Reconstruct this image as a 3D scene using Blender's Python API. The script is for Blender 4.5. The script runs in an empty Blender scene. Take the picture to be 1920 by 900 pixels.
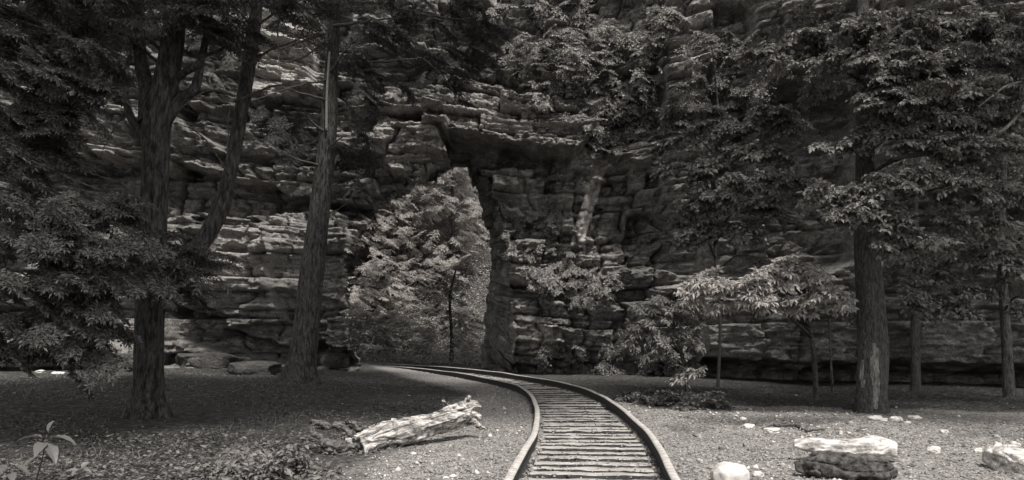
import bpy, math, random
import numpy as np
from mathutils import Vector, Matrix

R = math.radians
rng = np.random.default_rng(7)
random.seed(7)
S = bpy.context.scene
C = bpy.context.collection

# ------------------------------------------------------------------ camera, light, exposure
F = 1500.0
PITCH = math.atan(180 / F)
CAMZ = 1.35
cam_d = bpy.data.cameras.new('camera')
cam = bpy.data.objects.new('camera', cam_d)
C.objects.link(cam)
cam.location = (0, 0, CAMZ)
cam.rotation_euler = (math.pi / 2 + PITCH, 0, 0)
cam_d.sensor_width = 36
cam_d.lens = 36 * F / 1920
cam_d.clip_start = 0.1
cam_d.clip_end = 3000
S.camera = cam

SUN_EL, SUN_AZ = R(60), R(155)          # azimuth clockwise from +Y: behind the camera, to the right
world = bpy.data.worlds.new('World')
S.world = world
world.use_nodes = True
wn = world.node_tree
sky = wn.nodes.new('ShaderNodeTexSky')
sky.sky_type = 'NISHITA'
sky.sun_disc = False
sky.sun_elevation = SUN_EL
sky.sun_rotation = SUN_AZ
hs = wn.nodes.new('ShaderNodeHueSaturation')
hs.inputs['Saturation'].default_value = 0.0
wn.links.new(sky.outputs[0], hs.inputs['Color'])
wn.links.new(hs.outputs[0], wn.nodes['Background'].inputs['Color'])
wn.nodes['Background'].inputs['Strength'].default_value = 0.055
sun_d = bpy.data.lights.new('sun', 'SUN')
sun_d.energy = 1.5
sun_d.angle = R(12)
sun_d.color = (1.0, 0.975, 0.93)
sun = bpy.data.objects.new('sun', sun_d)
C.objects.link(sun)
sdir = Vector((math.sin(SUN_AZ) * math.cos(SUN_EL), math.cos(SUN_AZ) * math.cos(SUN_EL), math.sin(SUN_EL)))
sun.rotation_euler = (-sdir).to_track_quat('-Z', 'Y').to_euler()
sun.location = sdir * 60
S.view_settings.view_transform = 'Standard'
S.view_settings.look = 'None'
S.view_settings.gamma = 1
S.view_settings.use_curve_mapping = False
S.view_settings.exposure = 1.9
S.render.engine = 'CYCLES'
S.cycles.max_bounces = 4
S.cycles.diffuse_bounces = 3
S.cycles.transparent_max_bounces = 2
S.cycles.caustics_reflective = False
S.cycles.caustics_refractive = False

# ------------------------------------------------------------------ helpers
sT, cT = math.sin(PITCH), math.cos(PITCH)


def P(px, py, d):
    """a point seen at photo pixel (px, py) at forward distance d"""
    u, v = (px - 960) / F, (450 - py) / F
    Y = cT - v * sT
    Z = sT + v * cT
    return np.array((u * d / Y, d, CAMZ + Z * d / Y))


def PG(px, py, z=0.0):
    """where the ray through (px, py) meets height z"""
    u, v = (px - 960) / F, (450 - py) / F
    Y = cT - v * sT
    Z = sT + v * cT
    t = (z - CAMZ) / Z
    return np.array((u * t, Y * t, z))


def to_px(x, y, z):
    zz = z - CAMZ
    Yc = y * cT + zz * sT
    Zc = -y * sT + zz * cT
    return 960 + F * x / Yc, 450 - F * Zc / Yc


def hsh(*a):
    h = np.zeros(np.broadcast(*a).shape, dtype=np.uint64) + np.uint64(1469598103)
    for v in a:
        v = (np.asarray(v).astype(np.int64) + 100000).astype(np.uint64)
        h = (h ^ v) * np.uint64(1099511628211)
        h ^= h >> np.uint64(29)
        h = h * np.uint64(0xBF58476D1CE4E5B9)
        h ^= h >> np.uint64(32)
    return (h >> np.uint64(11)).astype(np.float64) / float(1 << 53)


def vnoise(x, y, z, seed=0):
    x, y, z = np.broadcast_arrays(np.asarray(x, float), np.asarray(y, float), np.asarray(z, float))
    xi, yi, zi = np.floor(x), np.floor(y), np.floor(z)
    fx, fy, fz = x - xi, y - yi, z - zi
    fx, fy, fz = [f * f * (3 - 2 * f) for f in (fx, fy, fz)]
    r = 0
    for i in (0, 1):
        for j in (0, 1):
            for k in (0, 1):
                w = (fx if i else 1 - fx) * (fy if j else 1 - fy) * (fz if k else 1 - fz)
                r = r + w * hsh(xi + i, yi + j, zi + k, np.full(xi.shape, seed))
    return r * 2 - 1


def fbm(x, y, z, o=4, seed=0):
    r, a, f = 0, 1.0, 1.0
    for i in range(o):
        r = r + a * vnoise(x * f, y * f, z * f, seed + i)
        a *= .5
        f *= 2.03
    return r / 1.6


def facets(x, z, seed, tilt=.5):
    """angular broken facets: a random level and slope in each Voronoi cell"""
    xi, zi = np.floor(x), np.floor(z)
    bd = np.full(x.shape, 1e9)
    out = np.zeros(x.shape)
    for i in (-1, 0, 1):
        for j in (-1, 0, 1):
            a, b = xi + i, zi + j
            sx = a + hsh(a, b, a * 0 + seed)
            sz = b + hsh(a, b, a * 0 + seed + 1)
            dx_, dz_ = x - sx, z - sz
            d = np.abs(dx_) + np.abs(dz_)
            val = (hsh(a, b, a * 0 + seed + 2) - .5) + (hsh(a, b, a * 0 + seed + 3) - .5) * 2 * tilt * dx_ + (hsh(a, b, a * 0 + seed + 4) - .3) * 2 * tilt * dz_
            m = d < bd
            out[m] = val[m]
            bd[m] = d[m]
    return out


def inpoly(px, py, poly):
    ins = np.zeros(px.shape, bool)
    n = len(poly)
    for i in range(n):
        x1, y1 = poly[i]
        x2, y2 = poly[(i + 1) % n]
        if y1 == y2:
            continue
        c = ((y1 > py) != (y2 > py)) & (px < (x2 - x1) * (py - y1) / (y2 - y1) + x1)
        ins ^= c
    return ins


def mesh_obj(name, verts, faces, mat=None, parent=None, smooth=False, mi=None):
    """faces: int array (n,3) or (n,4), or a list of tuples"""
    me = bpy.data.meshes.new(name)
    verts = np.asarray(verts, dtype=np.float32)
    if isinstance(faces, np.ndarray):
        n, k = faces.shape
        me.vertices.add(len(verts))
        me.vertices.foreach_set('co', verts.ravel())
        me.loops.add(n * k)
        me.loops.foreach_set('vertex_index', faces.astype(np.int32).ravel())
        me.polygons.add(n)
        me.polygons.foreach_set('loop_start', np.arange(0, n * k, k, dtype=np.int32))
        me.polygons.foreach_set('loop_total', np.full(n, k, dtype=np.int32))
        me.update(calc_edges=True)
    else:
        me.from_pydata([tuple(v) for v in verts], [], [tuple(int(i) for i in f) for f in faces])
        me.update()
    if smooth:
        me.polygons.foreach_set('use_smooth', np.ones(len(me.polygons), bool))
    if mat is not None:
        for m in (mat if isinstance(mat, (list, tuple)) else [mat]):
            me.materials.append(m)
    if mi is not None:
        me.polygons.foreach_set('material_index', np.asarray(mi, dtype=np.int32))
    o = bpy.data.objects.new(name, me)
    C.objects.link(o)
    if parent is not None:
        o.parent = parent
        o.matrix_parent_inverse = parent.matrix_basis.inverted()
    return o


def thing(name, label, cat, loc=(0, 0, 0), group=None):
    o = bpy.data.objects.new(name, None)
    C.objects.link(o)
    o.location = tuple(float(v) for v in loc)
    tag(o, label, cat, group)
    return o


def tag(o, label=None, cat=None, group=None, kind=None):
    if label: o['label'] = label
    if cat: o['category'] = cat
    if group: o['group'] = group
    if kind: o['kind'] = kind
    return o


class MB:
    """collects pieces of quads / tris into one mesh"""
    def __init__(s):
        s.v, s.f, s.n, s.m = [], [], 0, []

    def add(s, v, f, m=0):
        v = np.asarray(v, float)
        f = np.asarray(f)
        if f.shape[1] == 3:
            f = np.hstack([f, np.full((len(f), 1), -1)])
            g = f.copy()
            g[:, :3] += s.n
        else:
            g = f + s.n
        s.v.append(v)
        s.f.append(g)
        s.m.append(np.full(len(g), m))
        s.n += len(v)

    def build(s, name, mat, parent=None, smooth=False):
        v = np.vstack(s.v)
        f = np.vstack(s.f)
        m = np.concatenate(s.m)
        if (f[:, 3] < 0).all():
            return mesh_obj(name, v, f[:, :3], mat, parent, smooth, m)
        if (f[:, 3] >= 0).all():
            return mesh_obj(name, v, f, mat, parent, smooth, m)
        fl = [tuple(r[:3]) if r[3] < 0 else tuple(r) for r in f.tolist()]
        return mesh_obj(name, v, fl, mat, parent, smooth, m)


def smooth_path(pts, n):
    pts = np.asarray(pts, float)
    k = len(pts)
    if k < 3:
        t = np.linspace(0, 1, n)[:, None]
        return pts[0] * (1 - t) + pts[-1] * t
    ext = np.vstack([2 * pts[0] - pts[1], pts, 2 * pts[-1] - pts[-2]])
    out = []
    for u in np.linspace(0, k - 1 - 1e-6, n):
        i = int(u)
        t = u - i
        p0, p1, p2, p3 = ext[i:i + 4]
        out.append(.5 * ((2 * p1) + (-p0 + p2) * t + (2 * p0 - 5 * p1 + 4 * p2 - p3) * t * t + (-p0 + 3 * p1 - 3 * p2 + p3) * t ** 3))
    return np.array(out)


def tube(pts, rad, segs=8, rfun=None, cap=True):
    """pts (n,3), rad (n,) -> verts, quads; rfun(theta, i_array, pts) multiplies the radius"""
    pts = np.asarray(pts, float)
    n = len(pts)
    rad = np.asarray(rad, float)
    tg = np.gradient(pts, axis=0)
    tg /= np.linalg.norm(tg, axis=1)[:, None] + 1e-9
    a = np.array((1.0, 0, 0)) if abs(tg[0][0]) < .8 else np.array((0, 1.0, 0))
    U = np.zeros((n, 3))
    for i in range(n):
        a = a - tg[i] * a.dot(tg[i])
        a /= np.linalg.norm(a)
        U[i] = a
    W = np.cross(tg, U)
    th = np.linspace(0, 2 * math.pi, segs, endpoint=False)
    rr = rad[:, None] * np.ones((n, segs))
    if rfun is not None:
        rr = rr * rfun(th[None, :], np.arange(n)[:, None], pts)
    v = pts[:, None, :] + rr[..., None] * (np.cos(th)[None, :, None] * U[:, None, :] + np.sin(th)[None, :, None] * W[:, None, :])
    v = v.reshape(-1, 3)
    i = np.arange(n - 1)[:, None] * segs
    j = np.arange(segs)[None, :]
    j2 = (j + 1) % segs
    f = np.stack([i + j, i + j2, i + segs + j2, i + segs + j], -1).reshape(-1, 4)
    if cap:
        v = np.vstack([v, pts[0], pts[-1]])
        c0, c1 = n * segs, n * segs + 1
        jj = np.arange(0, segs, 2)
        e = (n - 1) * segs
        if segs % 2 == 0:
            q0 = np.stack([np.full(len(jj), c0), (jj + 2) % segs, jj + 1, jj], -1)
            q1 = np.stack([np.full(len(jj), c1), e + jj, e + jj + 1, e + (jj + 2) % segs], -1)
            f = np.vstack([f, q0, q1])
    return v, f


def unit(v):
    return v / (np.linalg.norm(v, axis=-1, keepdims=True) + 1e-9)


# ------------------------------------------------------------------ materials
TINT = (1.0, 0.94, 0.885)


def mono(v):
    return (v * TINT[0], v * TINT[1], v * TINT[2], 1)


def new_mat(name):
    m = bpy.data.materials.new(name)
    m.use_nodes = True
    nt = m.node_tree
    b = nt.nodes['Principled BSDF']
    b.inputs['Specular IOR Level'].default_value = 0.25
    return m, nt, b


def N(nt, t, **kw):
    n = nt.nodes.new(t)
    for k, v in kw.items():
        if hasattr(n, k) and k not in n.inputs:
            setattr(n, k, v)
        else:
            n.inputs[k].default_value = v
    return n


def ramp(nt, src, stops):
    r = nt.nodes.new('ShaderNodeValToRGB')
    e = r.color_ramp.elements
    while len(e) < len(stops):
        e.new(.5)
    for el, (p, c) in zip(e, stops):
        el.position = p
        el.color = mono(c) if not isinstance(c, tuple) else c
    nt.links.new(src, r.inputs[0])
    return r


def mixc(nt, fac, a, b, typ='MIX'):
    m = nt.nodes.new('ShaderNodeMix')
    m.data_type = 'RGBA'
    m.blend_type = typ
    if isinstance(fac, float):
        m.inputs[0].default_value = fac
    else:
        nt.links.new(fac, m.inputs[0])
    for s, i in ((a, 6), (b, 7)):
        if isinstance(s, tuple):
            m.inputs[i].default_value = s
        else:
            nt.links.new(s, m.inputs[i])
    return m.outputs[2]


def coords(nt, scale=(1, 1, 1), rot=(0, 0, 0)):
    tc = nt.nodes.new('ShaderNodeTexCoord')
    mp = nt.nodes.new('ShaderNodeMapping')
    mp.inputs['Scale'].default_value = scale
    mp.inputs['Rotation'].default_value = rot
    nt.links.new(tc.outputs['Object'], mp.inputs[0])
    return mp.outputs[0]


def noise(nt, vec, scale, detail=5, rough=.6):
    n = nt.nodes.new('ShaderNodeTexNoise')
    n.inputs['Scale'].default_value = scale
    n.inputs['Detail'].default_value = detail
    n.inputs['Roughness'].default_value = rough
    nt.links.new(vec, n.inputs['Vector'])
    return n.outputs[0]


def bump(nt, b, h, strength, dist=.02, prev=None):
    bp = nt.nodes.new('ShaderNodeBump')
    bp.inputs['Strength'].default_value = strength
    bp.inputs['Distance'].default_value = dist
    nt.links.new(h, bp.inputs['Height'])
    if prev is not None:
        nt.links.new(prev, bp.inputs['Normal'])
    nt.links.new(bp.outputs[0], b.inputs['Normal'])
    return bp.outputs[0]


def mat_rock(name, lo=.11, mid=.3, hi=.55):
    m, nt, b = new_mat(name)
    v = coords(nt)
    vs = coords(nt, (1, 1, 1.5))
    n1 = noise(nt, v, .55, 6, .65)
    n2 = noise(nt, vs, 2.2, 8, .7)
    n3 = noise(nt, v, 14, 6, .7)
    c = ramp(nt, n2, [(.28, lo), (.5, mid), (.75, hi)]).outputs[0]
    big = ramp(nt, n1, [(.35, (.6, .6, .6, 1)), (.6, (1, 1, 1, 1))]).outputs[0]
    c = mixc(nt, 1.0, c, big, 'MULTIPLY')
    sp = ramp(nt, n3, [(.35, (.5, .5, .5, 1)), (.6, (1.15, 1.15, 1.15, 1))]).outputs[0]
    c = mixc(nt, 1.0, c, sp, 'MULTIPLY')
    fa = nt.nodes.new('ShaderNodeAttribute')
    fa.attribute_name = 'painted_lit'  # paler where a rock face catches light, painted into the colour
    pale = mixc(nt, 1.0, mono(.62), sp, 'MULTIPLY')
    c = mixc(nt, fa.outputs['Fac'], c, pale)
    nt.links.new(c, b.inputs['Base Color'])
    b.inputs['Roughness'].default_value = .85
    p = bump(nt, b, n2, 1.0, .2)
    bump(nt, b, n3, 1.0, .07, p)
    return m


def mat_bark(name, lo=.035, hi=.17, sc=18, lichen=.25):
    m, nt, b = new_mat(name)
    v = coords(nt, (1, 1, .24))
    n1 = noise(nt, v, sc, 6, .7)
    vp = coords(nt, (1, 1, .35))
    n2 = noise(nt, vp, 2.5, 4, .6)
    v3 = coords(nt)
    n3 = noise(nt, v3, 40, 4, .7)
    n4 = noise(nt, coords(nt, (1, 1, .2)), sc * 2.6, 5, .7)
    c = ramp(nt, n1, [(.38, lo * .6), (.6, hi * 1.25)]).outputs[0]
    c = mixc(nt, 1.0, c, ramp(nt, n4, [(.35, (.35, .35, .35, 1)), (.6, (1.2, 1.2, 1.2, 1))]).outputs[0], 'MULTIPLY')
    l = ramp(nt, n2, [(.45, (0, 0, 0, 1)), (.7, (lichen, lichen, lichen, 1))]).outputs[0]
    c = mixc(nt, l, c, mono(.24))
    nt.links.new(c, b.inputs['Base Color'])
    b.inputs['Roughness'].default_value = .9
    p = bump(nt, b, n1, 1.0, .08)
    bump(nt, b, n4, 1.0, .03, p)
    return m


def mat_leaf(name, lo, hi, trans=.25, rough=.5):
    m, nt, b = new_mat(name)
    g = nt.nodes.new('ShaderNodeNewGeometry')
    c = ramp(nt, g.outputs['Random Per Island'], [(0.0, lo), (1.0, hi)]).outputs[0]
    nt.links.new(c, b.inputs['Base Color'])
    b.inputs['Roughness'].default_value = rough
    b.inputs['Specular IOR Level'].default_value = .35
    t = nt.nodes.new('ShaderNodeBsdfTranslucent')
    nt.links.new(c, t.inputs['Color'])
    mx = nt.nodes.new('ShaderNodeMixShader')
    mx.inputs[0].default_value = trans
    nt.links.new(b.outputs[0], mx.inputs[1])
    nt.links.new(t.outputs[0], mx.inputs[2])
    nt.links.new(mx.outputs[0], nt.nodes['Material Output'].inputs['Surface'])
    return m


def mat_simple(name, lo, hi, sc=20, rough=.8, bs=.5, bd=.01, stretch=(1, 1, 1), metal=0):
    m, nt, b = new_mat(name)
    v = coords(nt, stretch)
    n1 = noise(nt, v, sc, 6, .65)
    c = ramp(nt, n1, [(.35, lo), (.65, hi)]).outputs[0]
    nt.links.new(c, b.inputs['Base Color'])
    b.inputs['Roughness'].default_value = rough
    b.inputs['Metallic'].default_value = metal
    bump(nt, b, n1, bs, bd)
    return m


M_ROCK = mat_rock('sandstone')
M_ROCKF = mat_rock('fallen_rock', .05, .12, .26)
M_BARK = mat_bark('bark', .025, .1, 18, .1)
M_BARK2 = mat_bark('pale_bark', .06, .14, 34, .3)
M_BARKD = mat_bark('thin_bark', .04, .16, 30, .3)
M_TWIG = mat_simple('twig', .03, .1, 30)
M_DEAD = mat_simple('dead_branch', .035, .13, 30)
M_DEADP = mat_simple('bleached_branch', .12, .3, 30)
M_PEEL = mat_bark('bare_wood', .3, .36, 22, .2)
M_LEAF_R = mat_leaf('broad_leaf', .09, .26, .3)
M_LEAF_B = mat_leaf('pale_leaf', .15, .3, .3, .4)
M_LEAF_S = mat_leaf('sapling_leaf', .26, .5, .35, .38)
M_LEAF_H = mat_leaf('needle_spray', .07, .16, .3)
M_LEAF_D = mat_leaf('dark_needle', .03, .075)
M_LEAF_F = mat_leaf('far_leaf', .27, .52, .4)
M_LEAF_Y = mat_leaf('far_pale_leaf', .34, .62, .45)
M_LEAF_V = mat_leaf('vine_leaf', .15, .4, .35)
M_LEAF_G = mat_leaf('ground_leaf', .05, .2, .2, .7)
M_GRASS = mat_leaf('grass_blade', .06, .24, .3, .6)
M_LEAF_P = mat_leaf('plant_leaf', .10, .16, .3, .45)
def mat_drift(name, lo, hi, yaw):
    m, nt, b = new_mat(name)
    tc = nt.nodes.new('ShaderNodeTexCoord')
    m1 = nt.nodes.new('ShaderNodeMapping')
    m1.inputs['Rotation'].default_value = (0, 0, yaw)
    m2 = nt.nodes.new('ShaderNodeMapping')
    m2.inputs['Scale'].default_value = (.22, 1.3, 1.3)
    nt.links.new(tc.outputs['Object'], m1.inputs[0])
    nt.links.new(m1.outputs[0], m2.inputs[0])
    n1 = noise(nt, m2.outputs[0], 16, 6, .7)
    n2 = noise(nt, tc.outputs['Object'], 7, 5, .65)
    c = ramp(nt, n1, [(.38, lo), (.5, (lo + hi) / 2.2), (.62, hi)]).outputs[0]
    c = mixc(nt, 1.0, c, ramp(nt, n2, [(.36, (.25, .25, .25, 1)), (.52, (1, 1, 1, 1))]).outputs[0], 'MULTIPLY')
    nt.links.new(c, b.inputs['Base Color'])
    b.inputs['Roughness'].default_value = .75
    p = bump(nt, b, n1, 1.0, .03)
    bump(nt, b, n2, .6, .04, p)
    return m


M_DRIFT = mat_drift('driftwood', .1, .72, R(-30))
M_STUMP = mat_drift('weathered_stump', .35, .8, R(25))
M_ROOT = mat_simple('decayed_root', .012, .17, 12, .85, .8, .02, (1, 2, 2))
M_LOGP = mat_simple('peeled_log', .12, .75, 7, .7, .6, .02, (.7, 1.8, 1.8))
M_LOGD = mat_simple('mossy_log', .012, .12, 16, .9, 1.0, .03)
M_STONE = mat_simple('pale_stone', .34, .66, 8, .8, .4, .01)
M_STONED = mat_simple('grey_stone', .12, .28, 8, .85, .5, .02)
M_RAIL_SIDE = mat_simple('rusted_rail', .015, .05, 25, .8, .5, .004)
M_RAIL_TOP = mat_simple('worn_rail_head', .3, .6, 12, .5, .35, .003)
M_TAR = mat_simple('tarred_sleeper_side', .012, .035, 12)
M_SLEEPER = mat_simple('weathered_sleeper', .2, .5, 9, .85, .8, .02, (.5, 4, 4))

# ------------------------------------------------------------------ ground
TRACK = smooth_path([(.36, 3, 0), (.66, 6.7, 0), (.85, 8.6, 0), (1.03, 10.7, 0), (1.12, 13.5, 0), (1.1, 17, 0), (.76, 20.3, 0),
                     (-.35, 24.5, 0), (-2.5, 30, 0), (-6.6, 35.5, 0), (-13, 41, 0)], 600)


def track_dist(x, y):
    tx = np.interp(y, TRACK[:, 1], TRACK[:, 0])
    return np.abs(x - tx)


def ground_z(x, y):
    x = np.asarray(x, float)
    y = np.asarray(y, float)
    z = .09 * fbm(x * .35, y * .35, x * 0, 3, 11)
    z = z + .018 * fbm(x * 3, y * 3, x * 0, 3, 12)
    td = track_dist(x, y)
    flat = np.clip((td - 1.2) / 2.0, 0, 1)
    z = z * flat
    left = np.clip((-x - 2.5) / 6, 0, 1) * np.clip((y - 9) / 10, 0, 1)
    z = z + left * .35
    far = np.clip((y - 44) / 60, 0, 1)
    side = np.clip((np.abs(x + 6) - 2) / 20, 0, 1)
    z = z + far * 40 + np.clip((y - 36) / 10, 0, 1) * side * 3
    return z


def axis(segs):
    out = []
    for a, b, st in segs:
        out += list(np.arange(a, b, st))
    return np.array(out + [segs[-1][1]])


gx = axis([(-900, -60, 60), (-60, -14, 1.5), (-14, 12, .07), (12, 60, 1.5), (60, 900, 60)])
gy = axis([(-400, -20, 40), (-20, 5, 1), (5, 14, .05), (14, 30, .1), (30, 60, .6), (60, 110, 2), (110, 1500, 80)])
X, Y = np.meshgrid(gx, gy)
Z = ground_z(X, Y)
td = track_dist(X, Y)
gm = np.clip(1 - (td - 2.6) / 2, 0, 1) + np.clip((X - 1.5) / 1.5, 0, 1) * np.clip((16 - Y) / 4, 0, 1)
gm = np.clip(gm, 0, 1)
near = (np.abs(X) < 15) & (Y > 4) & (Y < 31)
Z = Z + near * (.012 * vnoise(X * 14, Y * 14, X * 0, 31) + .008 * vnoise(X * 30, Y * 30, X * 0, 32))
Z = Z - .09 * (td < .62) * (Y < 45)
v = np.stack([X, Y, Z], -1).reshape(-1, 3)
ny, nx = X.shape
i = np.arange(ny - 1)[:, None] * nx + np.arange(nx - 1)[None, :]
f = np.stack([i, i + 1, i + nx + 1, i + nx], -1).reshape(-1, 4)


def mat_ground():
    m, nt, b = new_mat('gravel_and_soil')
    v = coords(nt)
    n1 = noise(nt, v, 60, 4, .7)
    n2 = noise(nt, v, 9, 6, .7)
    n3 = noise(nt, v, 1.1, 4, .6)
    vo = nt.nodes.new('ShaderNodeTexVoronoi')
    vo.inputs['Scale'].default_value = 38
    nt.links.new(v, vo.inputs['Vector'])
    grav = ramp(nt, vo.outputs['Color'], [(0.1, .15), (.9, .46)]).outputs[0]
    g2 = ramp(nt, n1, [(.35, (.45, .45, .45, 1)), (.65, (1.1, 1.1, 1.1, 1))]).outputs[0]
    grav = mixc(nt, 1.0, grav, g2, 'MULTIPLY')
    soil = ramp(nt, n2, [(.35, .03), (.55, .07), (.7, .15)]).outputs[0]
    soil = mixc(nt, 1.0, soil, g2, 'MULTIPLY')
    at = nt.nodes.new('ShaderNodeAttribute')
    at.attribute_name = 'gravel'
    ad = nt.nodes.new('ShaderNodeMath')
    ad.operation = 'ADD'
    nt.links.new(at.outputs['Fac'], ad.inputs[0])
    sc = nt.nodes.new('ShaderNodeMath')
    sc.operation = 'MULTIPLY_ADD'
    nt.links.new(n2, sc.inputs[0])
    sc.inputs[1].default_value = 1.6
    sc.inputs[2].default_value = -.8
    nt.links.new(sc.outputs[0], ad.inputs[1])
    cl = nt.nodes.new('ShaderNodeClamp')
    nt.links.new(ad.outputs[0], cl.inputs[0])
    c = mixc(nt, cl.outputs[0], soil, grav)
    nt.links.new(c, b.inputs['Base Color'])
    b.inputs['Roughness'].default_value = .9
    p = bump(nt, b, n1, .8, .02)
    bump(nt, b, n2, .5, .05, p)
    return m


def path_mask(x, y):
    """1 where the ground is gravel"""
    d = x - np.interp(y, TRACK[:, 1], TRACK[:, 0])
    lw = 2.6 + .5 * fbm(y * .5, x * 0, x * 0, 2, 3)
    left = np.clip((d + lw) / .6, 0, 1)
    rl = np.where(y < 12.0, 20.0, 20.0 - (y - 13.0) * 5)  # far right goes to dark soil, which also paints in the canopy shade
    rl = np.maximum(rl, 1.3)
    right = np.clip((rl - d) / 2.0, 0, 1)
    right = right * np.clip(1.15 - 1.3 * np.clip(fbm(x * .45, y * .45, x * 0, 3, 78), 0, 1) * (d > 1.2), 0, 1)
    return left * right * (1 - .75 * (np.abs(d) < .62))


g = mesh_obj('ground', v, f, mat_ground(), smooth=True)
tag(g, kind='structure')
at = g.data.attributes.new('gravel', 'FLOAT', 'POINT')
at.data.foreach_set('value', path_mask(X, Y).astype(np.float32).ravel())

# ------------------------------------------------------------------ cliff with the rock arch
# surface = base line + strata + blocks + named bulges / recesses
BX = np.array([-30, -15, -10, -6.3, 0, 4, 8, 13, 20, 30.])
BY = np.array([20, 23.5, 25.5, 28.0, 29.0, 27.5, 24.2, 21.5, 20, 17.])
CX = axis([(-28, -17, .3), (-17, -12, .05), (-12, 6, .036), (6, 15.5, .05), (15.5, 28, .3)])
CZ = axis([(-.6, 13.8, .037), (13.8, 14.4, .2)])
X, Z = np.meshgrid(CX, CZ)
yb = np.interp(X, BX, BY) + .03 * Z
PX, PY = to_px(X, yb, Z)
warp = .16 * fbm(X * .16, Z * .1, X * 0, 2, 40)
dip = np.interp(X, [-20, -7, -3, 0, 3, 8, 20], [0, .0, -.4, .0, .3, .15, .0])
s = Z + warp + dip + .02 * vnoise(X * 1.3, Z * 2, X * 0, 41)
r2 = np.random.default_rng(5)
th = []
while sum(th) < 26:
    th.append(r2.choice([.16, .3, .5, .75, 1.0, 1.4], p=[.2, .24, .2, .16, .12, .08]) * r2.uniform(.8, 1.2))
bound = np.cumsum(np.array([-2.5] + th))
k = np.searchsorted(bound, s) - 1
k = np.clip(k, 0, len(bound) - 2)
z0, z1 = bound[k], bound[k + 1]
cw = .5 + 1.9 * hsh(k, k * 0 + 3) ** 1.3
xx = X + .3 * vnoise(X * .8, Z * 1.5, X * 0, 42) + .12 * vnoise(X * 2.5, Z * 3, X * 0, 46)
cu = xx / cw + hsh(k, k * 0 + 9) * 7
ci = np.floor(cu)
fx = (cu - ci)
# each block is split again into thinner beds, some of them stepping back
sub = 1 + np.floor(hsh(k, ci, ci * 0 + 6) * 3.4)
sb = np.floor((s - z0) / (z1 - z0) * sub)
dsub = ((s - z0) / (z1 - z0) * sub - sb)
dsub = np.minimum(dsub, 1 - dsub) * (z1 - z0) / sub
dz = np.minimum(s - z0, z1 - s)
dx = np.minimum(fx, 1 - fx) * cw
on = hsh(k, k * 0 + 21) > .35
lay = (hsh(k, k * 0 + 1) - .5) * .35
blk = (hsh(k, ci) - .5) * 1.0 + (hsh(k, ci, sb) - .5) * .36
tilt = (hsh(k, ci, ci * 0 + 2) - .5) * .7 * (fx - .5) * cw + (hsh(k, ci, ci * 0 + 4) - .25) * .7 * (s - (z0 + z1) / 2)
crack = -.34 * np.exp(-dz / .045) * on - .42 * np.exp(-dx / .055) * (hsh(k, ci, ci * 0 + 8) > .3) - .06 * np.exp(-dsub / .02)
lt = .1 + .09 * hsh(k, ci, ci * 0 + 30)                      # thin beds inside a block
li = np.floor(s / lt + .15 * vnoise(X * 1.2, Z * .6, X * 0, 47))
lf = s / lt + .15 * vnoise(X * 1.2, Z * .6, X * 0, 47) - li
lc = np.floor(X / (.35 + .8 * hsh(li, k)) + 5 * hsh(li, k, ci * 0 + 31))
lam = (hsh(li, lc, k) - .5) * .2 * (hsh(k, ci, ci * 0 + 32) > .25)
lam = lam - .11 * np.exp(-np.minimum(lf, 1 - lf) * lt / .022) * (hsh(li, lc, ci * 0 + 33) > .55)
calm = 1 - .6 * np.clip((X - 4) / 3, 0, 1)
rel = lay + blk * (.4 + .6 * calm) + tilt + crack * (.3 + .7 * calm) + lam * calm
rel = rel + .12 * fbm(X * .5, Z * .6, X * 0, 3, 43)
rel = rel + .30 * facets(X * 1.1 + .1 * Z, s * 1.9, 500) + .19 * facets(X * 2.6 - .3 * Z, s * 4.2, 520) + .07 * facets(X * 6, s * 9, 540)
rel = rel + .02 * fbm(X * 7, Z * 10, X * 0, 3, 45)

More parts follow.
